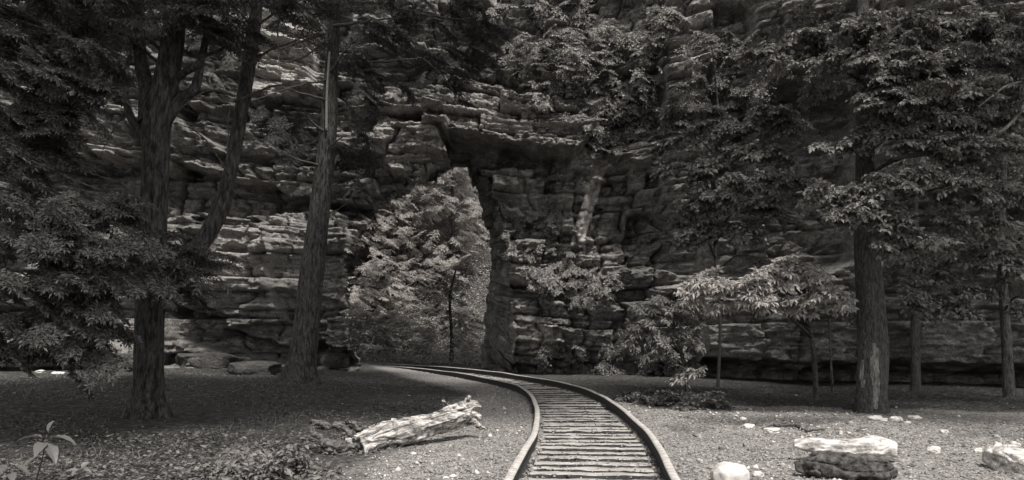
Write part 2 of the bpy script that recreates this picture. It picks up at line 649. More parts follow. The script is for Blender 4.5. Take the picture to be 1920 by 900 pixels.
FEAT = [  # polygon in photo pixels, bulge towards the camera (m)
    ([(800, 170), (1010, 190), (1120, 240), (1078, 302), (960, 282), (830, 252), (795, 240)], .95),
    ([(822, 256), (960, 284), (1072, 304), (1058, 326), (980, 316), (905, 318), (860, 300)], -1.1),
    ([(1000, 0), (1240, 0), (1240, 120), (1150, 230), (1040, 220), (1000, 150)], .5),
    ([(1080, 0), (1130, 0), (1110, 60), (1080, 60)], -1.2),
    ([(1245, 0), (1330, 0), (1310, 180), (1250, 240), (1230, 150)], .9),
    ([(1060, 310), (1120, 305), (1075, 470), (1040, 470)], .1),
    ([(1125, 305), (1250, 320), (1200, 480), (1080, 470)], -.35),
    ([(1340, 0), (1420, 0), (1420, 420), (1320, 420)], -1.0),
    ([(1180, 400), (1320, 400), (1320, 520), (1180, 500)], -.9),
    ([(1300, 560), (1930, 560), (1990, 690), (1310, 672)], .9),
    ([(1310, 672), (1480, 690), (1950, 700), (1950, 760), (1310, 745)], -1.5),
    ([(970, 640), (1150, 660), (1300, 660), (1300, 740), (960, 720)], -.5),
    ([(960, 560), (1060, 560), (1060, 660), (965, 660)], .35),
    ([(310, 300), (560, 360), (700, 385), (690, 402), (300, 400)], -1.5),
    ([(320, 200), (470, 210), (440, 290), (350, 240)], -.7),
    ([(120, 190), (330, 190), (330, 290), (200, 300), (120, 260)], .5),
    ([(110, 300), (310, 305), (310, 420), (110, 420)], -1.2),
    ([(470, 20), (600, 20), (600, 180), (480, 200)], .7),
    ([(700, 220), (840, 230), (850, 300), (780, 345), (700, 300)], .8),
    ([(520, 395), (650, 400), (660, 450), (640, 560), (520, 560)], .7),
    ([(410, 430), (520, 420), (530, 600), (450, 620), (380, 560)], .9),
    ([(310, 560), (400, 600), (480, 640), (660, 650), (660, 690), (300, 680)], -1.1),
    ([(300, 470), (390, 480), (350, 560), (300, 600)], -1.0),
    ([(-50, 640), (320, 640), (640, 700), (640, 760), (-50, 760)], .9),
    ([(0, 250), (110, 250), (110, 430), (0, 430)], -.9),
    ([(1440, 150), (1640, 150), (1640, 470), (1480, 540), (1430, 440)], -2.2),
    ([(1660, 420), (1960, 380), (1960, 560), (1660, 560)], -1.6),
]
bul = np.zeros_like(X)
for poly, a in FEAT:
    m = inpoly(PX + 9 * vnoise(PX / 30, PY / 30, PX * 0, 50), PY + 7 * vnoise(PX / 25, PY / 25, PX * 0, 51), poly).astype(float)
    for _ in range(2):
        m[1:-1, 1:-1] = (m[1:-1, 1:-1] * 2 + m[:-2, 1:-1] + m[2:, 1:-1] + m[1:-1, :-2] + m[1:-1, 2:]) / 6
    bul += a * m
# smooth diagonal buttress face right of the arch: less relief there
bt = inpoly(PX, PY, [(1112, 305), (1145, 295), (1095, 460), (1068, 465)]).astype(float)
rel = rel * (1 - .75 * bt)
YY = yb - rel - bul

FRONT = [(668, 712), (656, 640), (650, 560), (653, 480), (668, 450), (692, 418), (702, 388), (735, 368), (775, 352), (800, 340),
         (835, 323), (846, 300), (824, 264), (880, 268), (898, 315), (930, 372), (944, 430), (954, 500), (961, 600), (966, 712)]
BACK = [(540, 712), (535, 640), (530, 560), (535, 460), (560, 400), (600, 355), (630, 330), (680, 312), (735, 305), (785, 305),
        (828, 318), (836, 318), (845, 316), (876, 314), (884, 340), (900, 385), (914, 430), (918, 490), (910, 590), (900, 712)]
jx = 5 * vnoise(X * 2.5, Z * 2.5, X * 0, 52)
jy = 5 * vnoise(X * 2.5, Z * 4, X * 0, 53)
PX0, PY0 = to_px(X, np.interp(X, BX, BY), Z)
hole = inpoly(PX0 + jx, PY0 + jy, FRONT)
# crisp, solid lip round the opening
ny, nx = X.shape
idx = np.arange(ny * nx).reshape(ny, nx)
q = np.stack([idx[:-1, :-1], idx[:-1, 1:], idx[1:, 1:], idx[1:, :-1]], -1).reshape(-1, 4)
keep = ~hole.ravel()[q].any(1)
q = q[keep]
V = np.stack([X, YY, Z], -1).reshape(-1, 3)
# boundary edges of the hole
ed = np.concatenate([q[:, [0, 1]], q[:, [1, 2]], q[:, [2, 3]], q[:, [3, 0]]])
key = np.sort(ed, 1)
kk = key[:, 0] * (ny * nx) + key[:, 1]
u, inv, cnt = np.unique(kk, return_inverse=True, return_counts=True)
be = ed[cnt[inv] == 1]
mid = (V[be[:, 0]] + V[be[:, 1]]) / 2
sel = (mid[:, 0] > -9) & (mid[:, 0] < 3) & (mid[:, 2] > -.5) & (mid[:, 2] < 12)
be = be[sel]
FW = np.array([P(a, b, 28.5) for a, b in FRONT])
BW = np.array([P(a, b, 34.0) for a, b in BACK])
bv = np.unique(be)
remap = {int(a): n for n, a in enumerate(bv)}
pb = V[bv]
best = np.full(len(bv), 1e9)
tgt = np.zeros((len(bv), 3))
for a in range(len(FW) - 1):
    A, B = FW[a, [0, 2]], FW[a + 1, [0, 2]]
    t = np.clip(((pb[:, [0, 2]] - A) @ (B - A)) / ((B - A) @ (B - A)), 0, 1)
    d = np.linalg.norm(pb[:, [0, 2]] - (A + t[:, None] * (B - A)), axis=1)
    w = d < best
    best[w] = d[w]
    tgt[w] = (BW[a] * (1 - t[:, None]) + BW[a + 1] * t[:, None])[w]
NS = 44
rings = [bv]
base = len(V)
newv = []
cen = np.array((-3.2, 0, 4.0))
for j in range(1, NS + 1):
    t = j / NS
    pt = pb * (1 - t) + tgt * t
    out = unit((pt - cen) * np.array((1, 0, 1)))
    env = min(1, t * 5) * (1 if t < .95 else .4)
    hz = np.floor(pt[:, 2] / .45 + .5 * fbm(pt[:, 1] * .4, pt[:, 0] * .4, pt[:, 2] * 0, 2, 60))
    hy = np.floor(pt[:, 1] / .9 + hsh(hz, hz * 0 + 5) * 3)
    nz = .75 * (hsh(hz, hy) - .25) + .25 * facets(pt[:, 1] * 1.4, pt[:, 2] * 2.2, 560) + .2 * fbm(pt[:, 0] * 1.5, pt[:, 1] * 1.5, pt[:, 2] * 2.5, 4, 61)
    newv.append(pt + out * (nz * env * .8)[:, None])
V = np.vstack([V] + newv)
nb = len(bv)
e0 = np.array([remap[int(a)] for a in be[:, 0]])
e1 = np.array([remap[int(a)] for a in be[:, 1]])
qs = [q]
for j in range(NS):
    A0 = bv[e0] if j == 0 else base + (j - 1) * nb + e0
    A1 = bv[e1] if j == 0 else base + (j - 1) * nb + e1
    B0, B1 = base + j * nb + e0, base + j * nb + e1
    qs.append(np.stack([A1, A0, B0, B1], -1))
# rear face of the spur
last = base + (NS - 1) * nb
pr = V[last:last + nb]
for s_, (m_, dy) in enumerate(((1.25, .4), (2.2, .6), (8, 1.5))):
    o_ = unit((pr - cen) * np.array((1, 0, 1)))
    ln = np.linalg.norm((pr - cen) * np.array((1, 0, 1)), axis=1)[:, None]
    nv = cen * np.array((1, 0, 1)) + o_ * ln * m_
    nv[:, 1] = 34 + dy
    nv[:, 2] = np.clip(nv[:, 2], -.6, 14.4)
    st = len(V)
    V = np.vstack([V, nv])
    qs.append(np.stack([last + e1, last + e0, st + e0, st + e1], -1))
    last = st
# top of the spur
top = idx[-1]
tv = V[top].copy()
tv[:, 1] = 36
st = len(V)
V = np.vstack([V, tv])
j = np.arange(nx - 1)
qs.append(np.stack([top[j], top[j + 1], st + j + 1, st + j], -1))
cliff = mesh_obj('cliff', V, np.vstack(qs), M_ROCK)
fr = np.zeros(len(V), np.float32)  # polygons below paint lit rock faces into the cliff colour
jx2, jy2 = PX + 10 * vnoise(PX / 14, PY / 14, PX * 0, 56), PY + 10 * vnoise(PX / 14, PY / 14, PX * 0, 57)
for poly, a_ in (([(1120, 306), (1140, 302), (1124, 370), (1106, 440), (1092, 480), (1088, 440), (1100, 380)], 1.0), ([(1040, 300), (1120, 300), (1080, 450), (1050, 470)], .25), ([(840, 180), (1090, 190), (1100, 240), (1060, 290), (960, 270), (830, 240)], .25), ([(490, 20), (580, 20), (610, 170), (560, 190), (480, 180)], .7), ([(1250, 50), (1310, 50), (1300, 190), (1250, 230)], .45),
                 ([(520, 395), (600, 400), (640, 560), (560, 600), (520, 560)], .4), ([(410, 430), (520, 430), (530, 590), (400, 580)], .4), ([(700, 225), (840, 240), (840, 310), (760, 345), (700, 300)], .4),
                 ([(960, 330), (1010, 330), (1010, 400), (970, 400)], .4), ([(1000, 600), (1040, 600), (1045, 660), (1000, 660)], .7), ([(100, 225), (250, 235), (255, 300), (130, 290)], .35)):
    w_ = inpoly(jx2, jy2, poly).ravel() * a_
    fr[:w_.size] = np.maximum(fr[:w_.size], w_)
fa = cliff.data.attributes.new('painted_lit', 'FLOAT', 'POINT')
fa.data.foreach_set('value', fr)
tag(cliff, kind='structure')
cl_y = YY.copy()


def cliff_y(x, z):
    a = np.clip(np.searchsorted(CX, x), 0, len(CX) - 1)
    b = np.clip(np.searchsorted(CZ, z), 0, len(CZ) - 1)
    return cl_y[b, a]


# ------------------------------------------------------------------ railway track
def rail_line(off, n=420):
    """the track's centre line shifted sideways by off"""
    t = np.gradient(TRACK, axis=0)
    t = unit(t)
    nrm = np.stack([t[:, 1], -t[:, 0], t[:, 0] * 0], -1)
    p = TRACK + nrm * off
    ii = np.linspace(0, len(p) - 1, n).astype(int)
    return p[ii], nrm[ii], t[ii]


track = thing('railway_track', 'curved railway track with rusty rails and sleepers half buried in gravel', 'railway track', (.6, 5, 0))
prof = [(-.085, 0), (-.085, .02), (-.03, .045), (-.025, .115), (-.038, .14), (-.04, .172), (-.03, .184), (.03, .184), (.04, .172),
        (.038, .14), (.025, .115), (.025, .045), (.085, .02), (.085, 0)]
prof = np.array(prof)
for sgn in (-1, 1):
    p, nr, t = rail_line(sgn * .71)
    wob = .012 * vnoise(p[:, 1] * .8 + sgn * 9, p[:, 1] * 0, p[:, 1] * 0, 71)
    wz = .012 * vnoise(p[:, 1] * .6 + sgn * 5, p[:, 1] * 0, p[:, 1] * 0, 72)
    k_ = len(prof)
    v = p[:, None, :] + nr[:, None, :] * (prof[None, :, 0] + wob[:, None])[..., None]
    v[:, :, 2] += prof[None, :, 1] * 1.12 - .05 + wz[:, None]
    i = np.arange(len(p) - 1)[:, None] * k_
    j = np.arange(k_ - 1)[None, :]
    f = np.stack([i + j, i + j + 1, i + k_ + j + 1, i + k_ + j], -1).reshape(-1, 4)
    mi = np.tile(np.array([1 if 5 <= a <= 7 else 0 for a in range(k_ - 1)]), len(p) - 1)
    mesh_obj('rail', v.reshape(-1, 3), f, [M_RAIL_SIDE, M_RAIL_TOP], track, False, mi)
seg = np.r_[0, np.cumsum(np.linalg.norm(np.diff(TRACK[:, :2], axis=0), axis=1))]
sp = .37
tang = unit(np.gradient(TRACK, axis=0))
for n_ in range(int(seg[-1] / sp)):
    dist = n_ * sp + rng.uniform(-.03, .03)
    i = int(np.searchsorted(seg, dist))
    if i >= len(TRACK) or TRACK[i][1] < 5.5 or n_ > 104:
        continue
    c = TRACK[i]
    t = tang[i]
    nr = np.array((t[1], -t[0], 0))
    L, W, H = .66 * 1.0 + rng.uniform(-.05, .05), .112 + rng.uniform(-.015, .012), .09
    a = np.linspace(-L, L, 40)
    b = np.array([-1, -.9, -.4, .0, .4, .9, 1.0])
    A, B = np.meshgrid(a, b, indexing='ij')
    hz = -.012 + rng.uniform(-.015, .01) - .07 * (np.abs(B) > .95) + .008 * vnoise(A * 6 + n_ * 7, B * 2, A * 0, 80) + .006 * vnoise(A * 30, B * 5 + n_, A * 0, 81)
    bw = B * W * (1 + .06 * vnoise(A * 3 + n_ * 3, B * .5, A * 0, 82))
    v = c + nr * A[..., None] + t * bw[..., None]
    v[..., 2] = hz
    v = v.reshape(-1, 3)
    i0 = np.arange(39)[:, None] * 7 + np.arange(6)[None, :]
    f = np.stack([i0, i0 + 1, i0 + 8, i0 + 7], -1).reshape(-1, 4)
    bot = v.copy().reshape(40, 7, 3)[:, [0, 6]]
    bot[..., 2] = -.16
    nb_ = len(v)
    v = np.vstack([v, bot.reshape(-1, 3)])
    jj = np.arange(39)
    f = np.vstack([f, np.stack([jj * 7, (jj + 1) * 7, nb_ + (jj + 1) * 2, nb_ + jj * 2], -1),
                   np.stack([jj * 7 + 6, nb_ + jj * 2 + 1, nb_ + (jj + 1) * 2 + 1, (jj + 1) * 7 + 6], -1)])
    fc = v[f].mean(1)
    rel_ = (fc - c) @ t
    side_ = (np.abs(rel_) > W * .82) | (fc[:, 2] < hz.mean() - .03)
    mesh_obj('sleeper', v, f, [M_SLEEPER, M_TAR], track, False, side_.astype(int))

# ------------------------------------------------------------------ gravel, leaf litter, ground cover (stuff)
OCT = np.array([(1, 0, 0), (0, 1, 0), (-1, 0, 0), (0, -1, 0), (0, 0, 1), (0, 0, -1)], float)
OCF = np.array([(0, 1, 4), (1, 2, 4), (2, 3, 4), (3, 0, 4), (1, 0, 5), (2, 1, 5), (3, 2, 5), (0, 3, 5)])


def scatter_uniform(n, x0, x1, y0, y1, mask, r):
    """points, denser close to the camera"""
    y = y0 * (y1 / y0) ** r.random(n)
    x = r.uniform(x0, x1, n)
    x = x * y / y1 if False else x
    keep = r.random(n) < mask(x, y)
    return x[keep], y[keep]


def pebbles(name, n, mask, smin, smax, mat, seed, rngx=(-3.5, 8)):
    r = np.random.default_rng(seed)
    x, y = scatter_uniform(n, rngx[0], rngx[1], 6.6, 22, mask, r)
    n = len(x)
    sz = smin + (smax - smin) * r.random(n) ** 3
    z = ground_z(x, y)
    td = track_dist(x, y)
    z = z - .01 * (td < .62)
    sc = sz[:, None] * r.uniform(.6, 1.3, (n, 3)) * np.array((1, 1, .6))
    a = r.uniform(0, 6.28, n)
    v = OCT[None] * (1 + r.uniform(-.3, .3, (n, 6, 1))) + r.uniform(-.25, .25, (n, 6, 3))
    v = v * sc[:, None, :]
    ca, sa = np.cos(a)[:, None], np.sin(a)[:, None]
    vx = v[..., 0] * ca - v[..., 1] * sa
    vy = v[..., 0] * sa + v[..., 1] * ca
    v = np.stack([vx + x[:, None], vy + y[:, None], v[..., 2] + (z + sz * .2)[:, None]], -1)
    f = (OCF[None] + (np.arange(n) * 6)[:, None, None]).reshape(-1, 3)
    o = mesh_obj(name, v.reshape(-1, 3), f, mat)
    return o


def mat_peb(name, lo, hi):
    m, nt, b = new_mat(name)
    gme = nt.nodes.new('ShaderNodeNewGeometry')
    c = ramp(nt, gme.outputs['Random Per Island'], [(0.0, lo), (.6, (lo + hi) / 2.6), (1.0, hi)]).outputs[0]
    nt.links.new(c, b.inputs['Base Color'])
    b.inputs['Roughness'].default_value = .85
    return m


o = pebbles('gravel', 90000, lambda x, y: path_mask(x, y) * np.where(track_dist(x, y) < .6, .6, .9), .006, .02, mat_peb('gravel_stone', .06, .5), 3)
tag(o, kind='stuff')
o = pebbles('loose_stones', 6500, lambda x, y: (path_mask(x, y) + .05) * (track_dist(x, y) > .9) * np.clip(.4 + 1.6 * vnoise(x * .7, y * .7, x * 0, 77), .05, 1), .012, .055, mat_peb('loose_stone', .2, .6), 4)
tag(o, kind='stuff')


def leaf_mesh(pos, dr, nm, L, W, fold=.25, curl=0.0):
    """pos base of each leaf; a leaf is two triangles folded on the midrib"""
    n = len(pos)
    dr = unit(dr)
    nm = unit(nm - dr * (nm * dr).sum(1, keepdims=True))
    sd = np.cross(nm, dr)
    L = np.broadcast_to(L, n)[:, None]
    W = np.broadcast_to(W, n)[:, None]
    b = pos
    tip = pos + dr * L - nm * L * curl
    l = pos + dr * L * .45 + sd * W / 2 + nm * W * fold * .5
    r = pos + dr * L * .45 - sd * W / 2 + nm * W * fold * .5
    v = np.stack([b, l, tip, r], 1).reshape(-1, 3)
    base = (np.arange(n) * 4)[:, None]
    f = np.concatenate([base + np.array([0, 2, 1]), base + np.array([0, 3, 2])], 1).reshape(-1, 3)
    return v, f


def litter(name, n, xr, yr, mask, lmin, lmax, mat, seed, lift=.01, up=.85, clump=0):
    r = np.random.default_rng(seed)
    y = yr[0] * (yr[1] / yr[0]) ** r.random(n)
    x = r.uniform(xr[0], xr[1], n)
    k_ = r.random(n) < mask(x, y)
    x, y = x[k_], y[k_]
    n = len(x)
    pos = np.stack([x, y, ground_z(x, y) + lift + (r.random(n) ** 2) * clump], -1)
    a = r.uniform(0, 6.28, n)
    dr = np.stack([np.cos(a), np.sin(a), r.uniform(-.2, .5, n)], -1)
    nm = np.stack([r.normal(0, 1 - up, n) * 2, r.normal(0, 1 - up, n) * 2, np.ones(n)], -1)
    L = r.uniform(lmin, lmax, n)
    v, f = leaf_mesh(pos, dr, nm, L, L * .55)
    o = mesh_obj(name, v, f, mat)
    tag(o, kind='stuff')
    return o


litter('leaf_litter', 60000, (-12, 0), (6.6, 25), lambda x, y: (1 - path_mask(x, y)) * np.clip(.35 + 1.5 * fbm(x * .6, y * .6, x * 0, 3, 97), .08, 1), .03, .07, M_LEAF_G, 21)
litter('fallen_leaves', 15000, (2.5, 14), (12, 22), lambda x, y: (1 - path_mask(x, y)) * .8 + .03, .03, .06, M_LEAF_G, 22)
litter('ground_cover', 26000, (-9, -.8), (6.6, 11),
       lambda x, y: .8 * np.clip((fbm(x * .9, y * .9, x * 0, 3, 90) - .02) * 3, 0, 1) * (1 - path_mask(x + .5, y)), .03, .07, M_LEAF_G, 23, .02, .7, .14)

r_ = np.random.default_rng(77)
n = 26000
y = 6.6 * (24 / 6.6) ** r_.random(n)
x = r_.uniform(-12, .2, n)
pm = 1 - path_mask(x + .25, y)
k_ = r_.random(n) < np.clip((fbm(x * .8, y * .8, x * 0, 3, 95) + .05) * 3, 0, 1) * pm
x, y = x[k_], y[k_]
n = len(x)
pos = np.stack([x, y, ground_z(x, y)], -1)
dr = np.stack([r_.normal(0, .6, n), r_.normal(0, .6, n), np.full(n, .8)], -1)
L_ = r_.uniform(.03, .09, n)
v, f = leaf_mesh(pos, dr, r_.normal(0, 1, (n, 3)), L_, L_ * .09 + .003, .3, .3)
o = mesh_obj('grass', v, f, M_GRASS)
tag(o, kind='stuff')

# ------------------------------------------------------------------ foliage templates
def make_spray(kind, seed):
    """leaf base, direction, normal, length, width in a spray that grows along +X, up is +Z; twig polyline list"""
    r = np.random.default_rng(seed)
    pos, dr, nm, L, W, tw = [], [], [], [], [], []
    if kind == 'broad':
        nside, ll, lw, gap = 8, .115, .068, .075
    elif kind == 'hemlock':
        nside, ll, lw, gap = 15, .07, .024, .034
    elif kind == 'whorl':
        nside, ll, lw, gap = 4, .24, .085, .2
    main = []
    for i in range(12):
        t = i / 11
        main.append((t, .05 * math.sin(t * 4 + seed), -.16 * t * t))
    main = np.array(main)
    tw.append(main)
    for i in range(nside):
        t = .12 + .86 * i / nside
        for sd in (-1, 1):
            p0 = np.array([np.interp(t, main[:, 0], main[:, c]) for c in range(3)])
            if kind == 'broad' and r.random() < .18:
                continue
            ang = R(r.uniform(25, 78)) * sd
            ln = (.52 * math.sin(math.pi * (.25 + .72 * t)) + .04) * r.uniform(.4, 1.3)
            m = max(3, int(ln / gap))
            q_ = []
            for j in range(m + 1):
                u_ = j / m
                pp = p0 + np.array((math.cos(ang) * ln * u_, math.sin(ang) * ln * u_, -.12 * ln * u_ * u_ * 2 + r.normal(0, .004)))
                q_.append(pp)
                for s2 in ((-1, 1) if j < m else (0,)):
                    if kind != 'hemlock' and r.random() < .12:
                        continue
                    a2 = ang + s2 * R(r.uniform(35, 70))
                    d_ = np.array((math.cos(a2), math.sin(a2), r.normal(-.5 if kind == 'broad' else -.3, .3)))
                    if kind == 'whorl':
                        for e in range(2):
                            a3 = a2 + r.uniform(-.7, .7)
                            pos.append(pp); dr.append((math.cos(a3), math.sin(a3), r.uniform(-.75, -.1)))
                            nm.append((r.normal(0, .2), r.normal(0, .2), 1)); k2 = r.uniform(.7, 1.15)
                            L.append(ll * k2); W.append(lw * k2)
                        continue
                    k2 = r.uniform(.65, 1.2)
                    pos.append(pp); dr.append(d_)
                    nm.append((r.normal(0, .3), r.normal(0, .3), 1))
                    L.append(ll * k2); W.append(lw * k2)
            tw.append(np.array(q_))
    return [np.array(a, float) for a in (pos, dr, nm, L, W)] + [tw]


SPR = {k_: [make_spray(k_, s_) for s_ in range(4)] for k_ in ('broad', 'hemlock', 'whorl')}


class Foliage:
    def __init__(s, kind, seed=0, leafscale=1.0):
        s.kind, s.r, s.ls = kind, np.random.default_rng(seed), leafscale
        s.A = [[], [], [], [], []]
        s.tw = MB()

    def spray(s, p, az, el, roll, size, twigs=True):
        T = SPR[s.kind][s.r.integers(4)]
        ca, sa, ce, se = math.cos(az), math.sin(az), math.cos(el), math.sin(el)
        cr, sr = math.cos(roll), math.sin(roll)
        Rx = np.array(((1, 0, 0), (0, cr, -sr), (0, sr, cr)))
        Ry = np.array(((ce, 0, -se), (0, 1, 0), (se, 0, ce)))
        Rz = np.array(((ca, -sa, 0), (sa, ca, 0), (0, 0, 1)))
        Mx = Rz @ Ry @ Rx
        k_ = s.r.random(len(T[0])) < .93
        s.A[0].append(T[0][k_] @ Mx.T * size + p)
        d_ = T[1][k_] @ Mx.T
        s.A[1].append(d_ + s.r.normal(0, .3, d_.shape))
        n_ = T[2][k_] @ Mx.T
        s.A[2].append(n_ + s.r.normal(0, .4, n_.shape))
        s.A[3].append(T[3][k_] * s.ls)
        s.A[4].append(T[4][k_] * s.ls)
        if twigs:
            for i, t in enumerate(T[5]):
                if i and s.r.random() < .5:
                    continue
                pts = t @ Mx.T * size + p
                if i == 0:
                    pts = pts[::3]
                else:
                    pts = pts[[0, -1]]
                rd = np.linspace(.009 if i == 0 else .004, .002, len(pts)) * (size ** .5)
                v, f = tube(pts, rd, 4, cap=False)
                s.tw.add(v, f)

    def clump(s, c, rx, rz, n, origin=None, size=1.0, droop=-.15, twigs=True, ry=None):
        """a plate of sprays round c, spreading away from origin"""
        c = np.asarray(c, float)
        ry = ry or rx
        for _ in range(n):
            a = s.r.uniform(0, 6.28)
            q_ = math.sqrt(s.r.random())
            off = np.array((math.cos(a) * rx * q_, math.sin(a) * ry * q_, s.r.normal(0, rz)))
            off[2] -= .25 * rx * q_ * q_
            p = c + off
            if origin is not None:
                az = math.atan2(c[1] - origin[1], c[0] - origin[0]) + s.r.normal(0, .75)
            else:
                az = a + s.r.normal(0, .5)
            s.spray(p - .4 * size * np.array((math.cos(az), math.sin(az), 0)), az, droop + s.r.normal(0, .16), s.r.normal(0, .25), size * s.r.uniform(.7, 1.15), twigs)

    def build(s, parent, mat, name='crown', twmat=None):
        pos, dr, nm, L, W = [np.concatenate(a) for a in s.A]
        v, f = leaf_mesh(pos, dr, nm, L, W, .3, .12)
        mi = np.zeros(len(f), int)
        if s.tw.n:
            tv, tf = np.vstack(s.tw.v), np.vstack(s.tw.f)
            tf = np.vstack([tf[:, [0, 1, 2]], tf[:, [0, 2, 3]]]) + len(v)
            v, f = np.vstack([v, tv]), np.vstack([f, tf])
            mi = np.r_[mi, np.ones(len(tf), int)]
        return mesh_obj(name, v, f, [mat, twmat or M_TWIG], parent, False, mi)


class Limbs(MB):
    """every piece added becomes a part of its own"""
    def build(s, name, mat, parent=None, smooth=True):
        for v, f in zip(s.v, s.f):
            mesh_obj(name, v, f - f[f >= 0].min(), mat, parent, smooth)


def bark_r(seed, ridge=.06, flare=None, nring=1):
    def fn(th, i, pts):
        z = pts[:, 2][:, None]
        cx, sy = np.cos(th), np.sin(th)
        r_ = 1 + ridge * fbm(cx * 8 + seed, sy * 8, z * .8, 4, 100 + seed) + .05 * vnoise(cx * 1.3, sy * 1.3, z * .6 + seed, 120)
        if flare is not None:
            z0 = pts[0, 2]
            h = np.clip(1 - (z - z0) / flare[1], 0, 1)
            lob = .5 + .5 * np.cos(th * flare[2] + seed + .6 * np.sin(th * 2))
            r_ = r_ * (1 + flare[0] * h ** 2.2 * (.35 + lob))
        return r_
    return fn


def trunk_mesh(name, pix, parent, mat, seed, n=90, segs=40, flare=(1.0, .9, 5), ridge=.07, sink=.15):
    """pix: (px, py, width px, d) from the foot up"""
    pts = np.array([P(a, b, d) for a, b, w, d in pix])
    wd = np.array([w / F * d * .5 / cT for a, b, w, d in pix])
    pts[0, 2] = ground_z(pts[0, 0], pts[0, 1]) - sink if flare else pts[0, 2]
    p = smooth_path(pts, n)
    w = np.interp(np.linspace(0, len(pts) - 1, n), np.arange(len(pts)), wd)
    v, f = tube(p, w, segs, bark_r(seed, ridge, flare))
    return mesh_obj(name, v, f, mat, parent, True), p


def limb(mb, pts, r0, r1, segs=8, n=14, jit=.04, r=rng):
    p = smooth_path(pts, n)
    p[1:-1] += r.normal(0, jit, (n - 2, 3)) * .28
    v, f = tube(p, np.linspace(r0, r1, n), segs)
    mb.add(v, f)
    return p


def foot(px, py, d=None):
    g_ = PG(px, py)
    y = d or g_[1]
    x = (px - 960) / F * y
    return np.array((x, y, float(ground_z(x, y))))


# ------------------------------------------------------------------ left foreground tree
b = foot(272, 792, 12.6)
tL = thing('forked_tree', 'big rough barked tree at left that forks above, cut off by the top edge', 'tree', b, )
d0 = b[1]
trunk_mesh('trunk', [(276, 800, 58, d0), (278, 760, 54, d0), (280, 640, 51, d0), (284, 520, 51, d0), (289, 400, 47, d0), (292, 300, 48, d0), (294, 225, 54, d0), (312, 150, 46, d0), (326, 60, 40, d0), (332, -40, 38, d0), (340, -200, 40, d0)],
           tL, M_BARK, 1, 130, 110, (1.15, .75, 5))
for nm_, pl in (('limb', [(285, 230, 50, d0), (276, 170, 30, d0 + .1), (264, 110, 24, d0 + .2), (260, 40, 22, d0 + .3), (262, -60, 20, d0 + .4)]),
                ('limb', [(300, 240, 30, d0), (335, 190, 22, d0), (365, 165, 18, d0 - .1), (378, 110, 14, d0 - .1), (392, 40, 12, d0), (400, -40, 10, d0)]),
                ('limb', [(300, 222, 22, d0), (330, 150, 16, d0), (372, 120, 14, d0 - .2), (380, 100, 12, d0 - .2)]),
                ('limb', [(284, 270, 26, d0), (258, 240, 18, d0), (240, 205, 14, d0 - .1), (234, 150, 10, d0 - .1), (244, 105, 8, d0)]),
                ('limb', [(300, 545, 44, d0 + .3), (335, 505, 34, d0 + .6), (385, 445, 32, d0 + .9), (415, 385, 34, d0 + 1), (430, 330, 26, d0 + 1), (447, 240, 26, d0 + 1.1), (462, 150, 26, d0 + 1.1), (478, 40, 24, d0 + 1.2), (484, -60, 22, d0 + 1.2)])):
    trunk_mesh(nm_, pl, tL, M_BARK, 3 + int(pl[1][0]) % 7, 70, 24, None, .06)
fo = Foliage('hemlock', 5)
og = (b[0], b[1])
for (px, py, dd, rx, n_) in [(410, 10, 12, .7, 9), (330, -25, 11.6, .6, 6), (440, 50, 12.5, .5, 6), (520, -30, 12, .9, 7), (200, -10, 12, .7, 7), (395, 50, 12.2, .35, 4),
                             (340, 470, 11.6, .55, 8), (300, 440, 11.4, .5, 6), (380, 520, 12, .4, 3), (150, 30, 12, .9, 8), (600, -30, 12, 1, 8), (250, 480, 11.5, .5, 6)]:
    fo.clump(P(px, py, dd), rx, .08, n_, og, .8, -.2)
# unseen clumps added to the crown above the frame to shade the left foreground
fo.ls = 2.0
for _ in range(36):
    fo.clump((rng.uniform(-10, -1.5), rng.uniform(4, 14), rng.uniform(9.3, 13)), 1.3, .2, 5, None, 1.6, -.1, False)
fo.ls = 2.0  # second unseen set, added over the track to darken the ground
for _ in range(40):
    fo.clump((rng.uniform(-6, 3.5), rng.uniform(7.5, 14.5), rng.uniform(10, 13.5)), 1.3, .2, 5, None, 1.6, -.1, False)
fo.build(tL, M_LEAF_H)
mb = Limbs()
r_ = np.random.default_rng(17)
for (a, bpt, w) in [((300, 120), (170, 60), 6), ((310, 100), (165, 25), 7), ((380, 105), (540, 95), 6), ((440, 190), (560, 150), 5), ((455, 120), (600, 60), 5), ((430, 200), (425, 300), 4),
                    ((440, 180), (330, 210), 5), ((260, 120), (150, 140), 5), ((245, 200), (190, 290), 4), ((430, 330), (330, 230), 4), ((300, 60), (250, -30), 6), ((470, 60), (560, 20), 6),
                    ((290, 460), (360, 480), 6), ((285, 440), (200, 380), 6)]:
    p0, p1 = P(a[0], a[1], d0 + .3), P(bpt[0], bpt[1], d0 - .4)
    mid_ = (p0 + p1) / 2 + np.array((0, 0, r_.uniform(.0, .25)))
    limb(mb, [p0, mid_, p1], w / F * d0 * .6, .006, 6, 12, .03, r_)
mb.build('branch', M_BARKD, tL, True)

